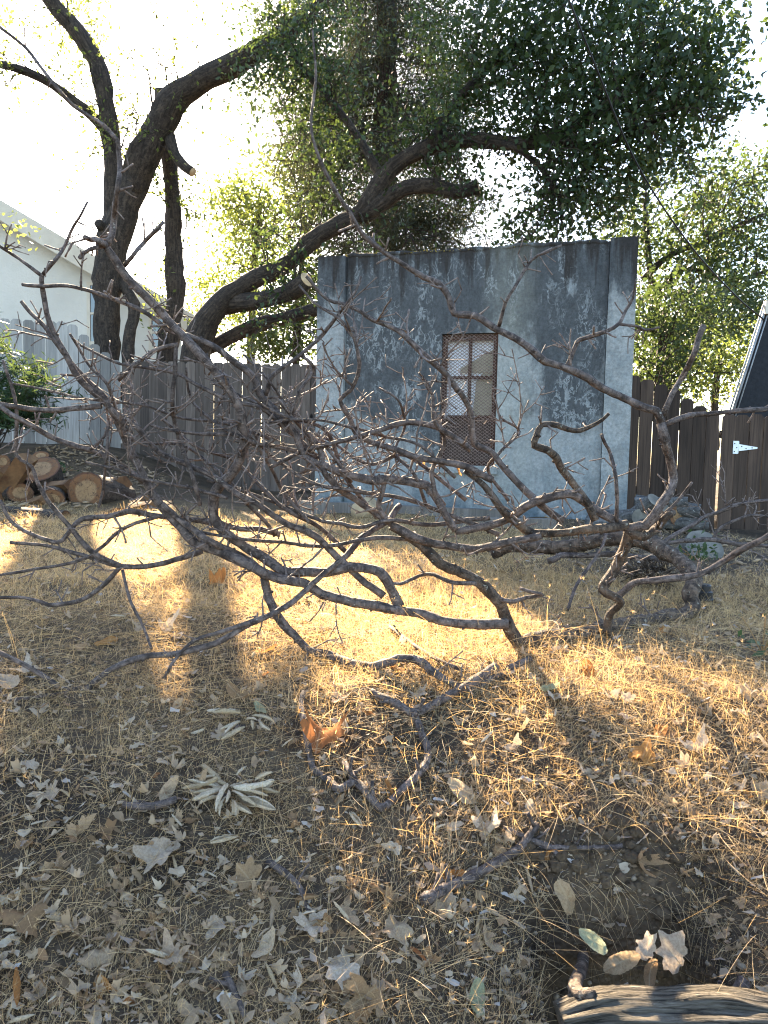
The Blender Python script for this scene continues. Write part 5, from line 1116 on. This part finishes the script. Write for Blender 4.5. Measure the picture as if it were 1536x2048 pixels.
# --- pale sunlit trees between the oaks, and the trees on the right
def bgtree(name, label, base, D, trunk, blobs, mat, size, per, spread, seed, limbs=()):
    g = np.random.default_rng(seed); t = empty(name, (P(base, 880, D)[0], D, 1.0), label, 'tree')
    _, s = treelimb(t, 'trunk', trunk, [D, D], [10, 5], seed, sides=10); st = along(s, 14, g, .5, .25)
    for l in limbs:
        _, q = treelimb(t, 'limb', l, [D, D - .8], [7, 3], seed + 1, sides=8); st += along(q, 12, g, .3, .2)
    mb = MB(); tips = fine(mb, st, g, (.8, 2.2), .016, 0, .2, 0, .12); mb.build('fine_branches', OAKBARK, t)
    mb = MB(); blob(mb, blobs, size, .55, g, per, spread, .2); mb.build('crown', mat, t); return t
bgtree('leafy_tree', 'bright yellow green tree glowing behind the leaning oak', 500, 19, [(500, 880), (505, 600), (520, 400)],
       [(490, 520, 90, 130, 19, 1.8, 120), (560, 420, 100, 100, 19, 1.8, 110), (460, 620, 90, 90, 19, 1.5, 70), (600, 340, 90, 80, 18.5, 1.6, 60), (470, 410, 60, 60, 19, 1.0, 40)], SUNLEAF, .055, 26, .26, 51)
bgtree('leafy_tree', 'mid green tree filling the gap left of the shed', 590, 17, [(590, 880), (595, 650), (610, 450)],
       [(590, 640, 80, 80, 17, 1.4, 80), (620, 560, 60, 70, 17, 1.2, 50), (540, 690, 70, 50, 17, 1.2, 50), (650, 430, 70, 70, 17, 1.2, 40)], BGLEAF, .052, 26, .22, 52)
bgtree('leafy_tree', 'broad green oak standing behind the fence right of the shed', 1400, 15, [(1340, 880), (1330, 700), (1300, 540), (1290, 400)],
       [(1380, 420, 130, 100, 15, 1.6, 130), (1480, 390, 110, 90, 15, 1.6, 100), (1350, 560, 120, 110, 15, 1.5, 130), (1470, 540, 120, 110, 14.5, 1.5, 130), (1310, 680, 90, 90, 14.5, 1.2, 90), (1250, 470, 60, 60, 15, 1.0, 40), (1420, 640, 120, 70, 15, 1.2, 70)], BGLEAF, .044, 26, .20, 53,
       [[(1285, 560), (1340, 510), (1420, 480), (1500, 440), (1560, 420)], [(1300, 620), (1360, 540), (1460, 560), (1540, 540)]])
bgtree('leafy_tree', 'low yellow green tree glowing between the shed and the black roof', 1430, 19, [(1430, 900), (1430, 800), (1440, 700)],
       [(1400, 730, 110, 80, 19, 1.5, 110), (1480, 690, 110, 70, 19, 1.5, 100), (1330, 740, 70, 70, 19, 1.2, 60)], SUNLEAF, .055, 26, .24, 54)
bgtree('leafy_tree', 'dark green bushy tree close behind the fence and the right shed corner', 1330, 12.5, [(1320, 900), (1315, 780), (1330, 620)],
       [(1310, 640, 80, 110, 12.5, 1.0, 90), (1400, 640, 110, 60, 12.5, 1.0, 60), (1330, 740, 90, 70, 12.5, 1.0, 60), (1480, 600, 80, 60, 12.5, .8, 36)], OAKLEAF, .040, 22, .17, 55)
# --- long leaved shrub at the left edge
D = 8.6; t = empty('oleander_shrub', (P(-10, 900, D)[0], D, float(H(P(-10, 900, D)[0], D))), 'green narrow leaved shrub at the left edge before the grey fence', 'shrub')
mb = MB(); tips = []
for k in range(16):
    p = P(-20 + g.normal(0, 14), 905, D); tips.append(fine(mb, [(p, np.array([g.normal(.12, .25), g.normal(0, .3), 1.]))], g, (.7, 1.35), .009, 0, .10, 0, .08))
mb.build('stems', OAKBARK, t)
tp = np.array(sum(tips, [])); tp = tp[tp[:, 2] > 1.85]; mb = MB(); leafquads(mb, np.repeat(tp, 7, 0) + g.normal(0, .045, (7 * len(tp), 3)), .062, .14, g, .1); mb.build('leaves', OLEANDER, t)
# small green weeds by the heaps
for px, py, d, n, lb in ((115, 925, 8.3, 60, 'little green weed on the dark mound by the grey fence'), (1390, 1110, 4.8, 90, 'low green weed in the shade before the firewood heap'), (1525, 1300, 2.9, 34, 'small yellow leaved weed at the right edge of the straw')):
    p = P(px, py, d); p[2] = H(p[0], p[1]); mb = MB(); C = p + np.abs(g.normal(size=(n, 3))) * np.array([.09, .06, .07]) * np.array([1, 1, 1]) * np.sign(g.normal(size=(n, 3))) ** np.array([1, 1, 2])
    leafquads(mb, C, .022, .5, g); ws = [np.array([p, (p + c) / 2 + [0, 0, .01], c]) for c in C[:14]]
    tw = empty('weed', p, lb, 'weed'); mb.build('leaves', OLEANDER if d != 3.2 else SUNLEAF, tw); mb = MB()
    for w in ws: tube(mb, w, .002, 4, 0, False)
    mb.build('stems', STRAW, tw)

mb = MB(); n = 900; x = HX + g.normal(0, .20, n); y = 1.80 + .30 * g.random(n)
for i in range(n): rock(mb, (x[i], y[i], float(H(x[i], y[i])) - .002), .0025 + .024 * g.random() ** 6, g, 8, 6)
kind(mb.build('dirt_clods', SOIL), 'stuff')
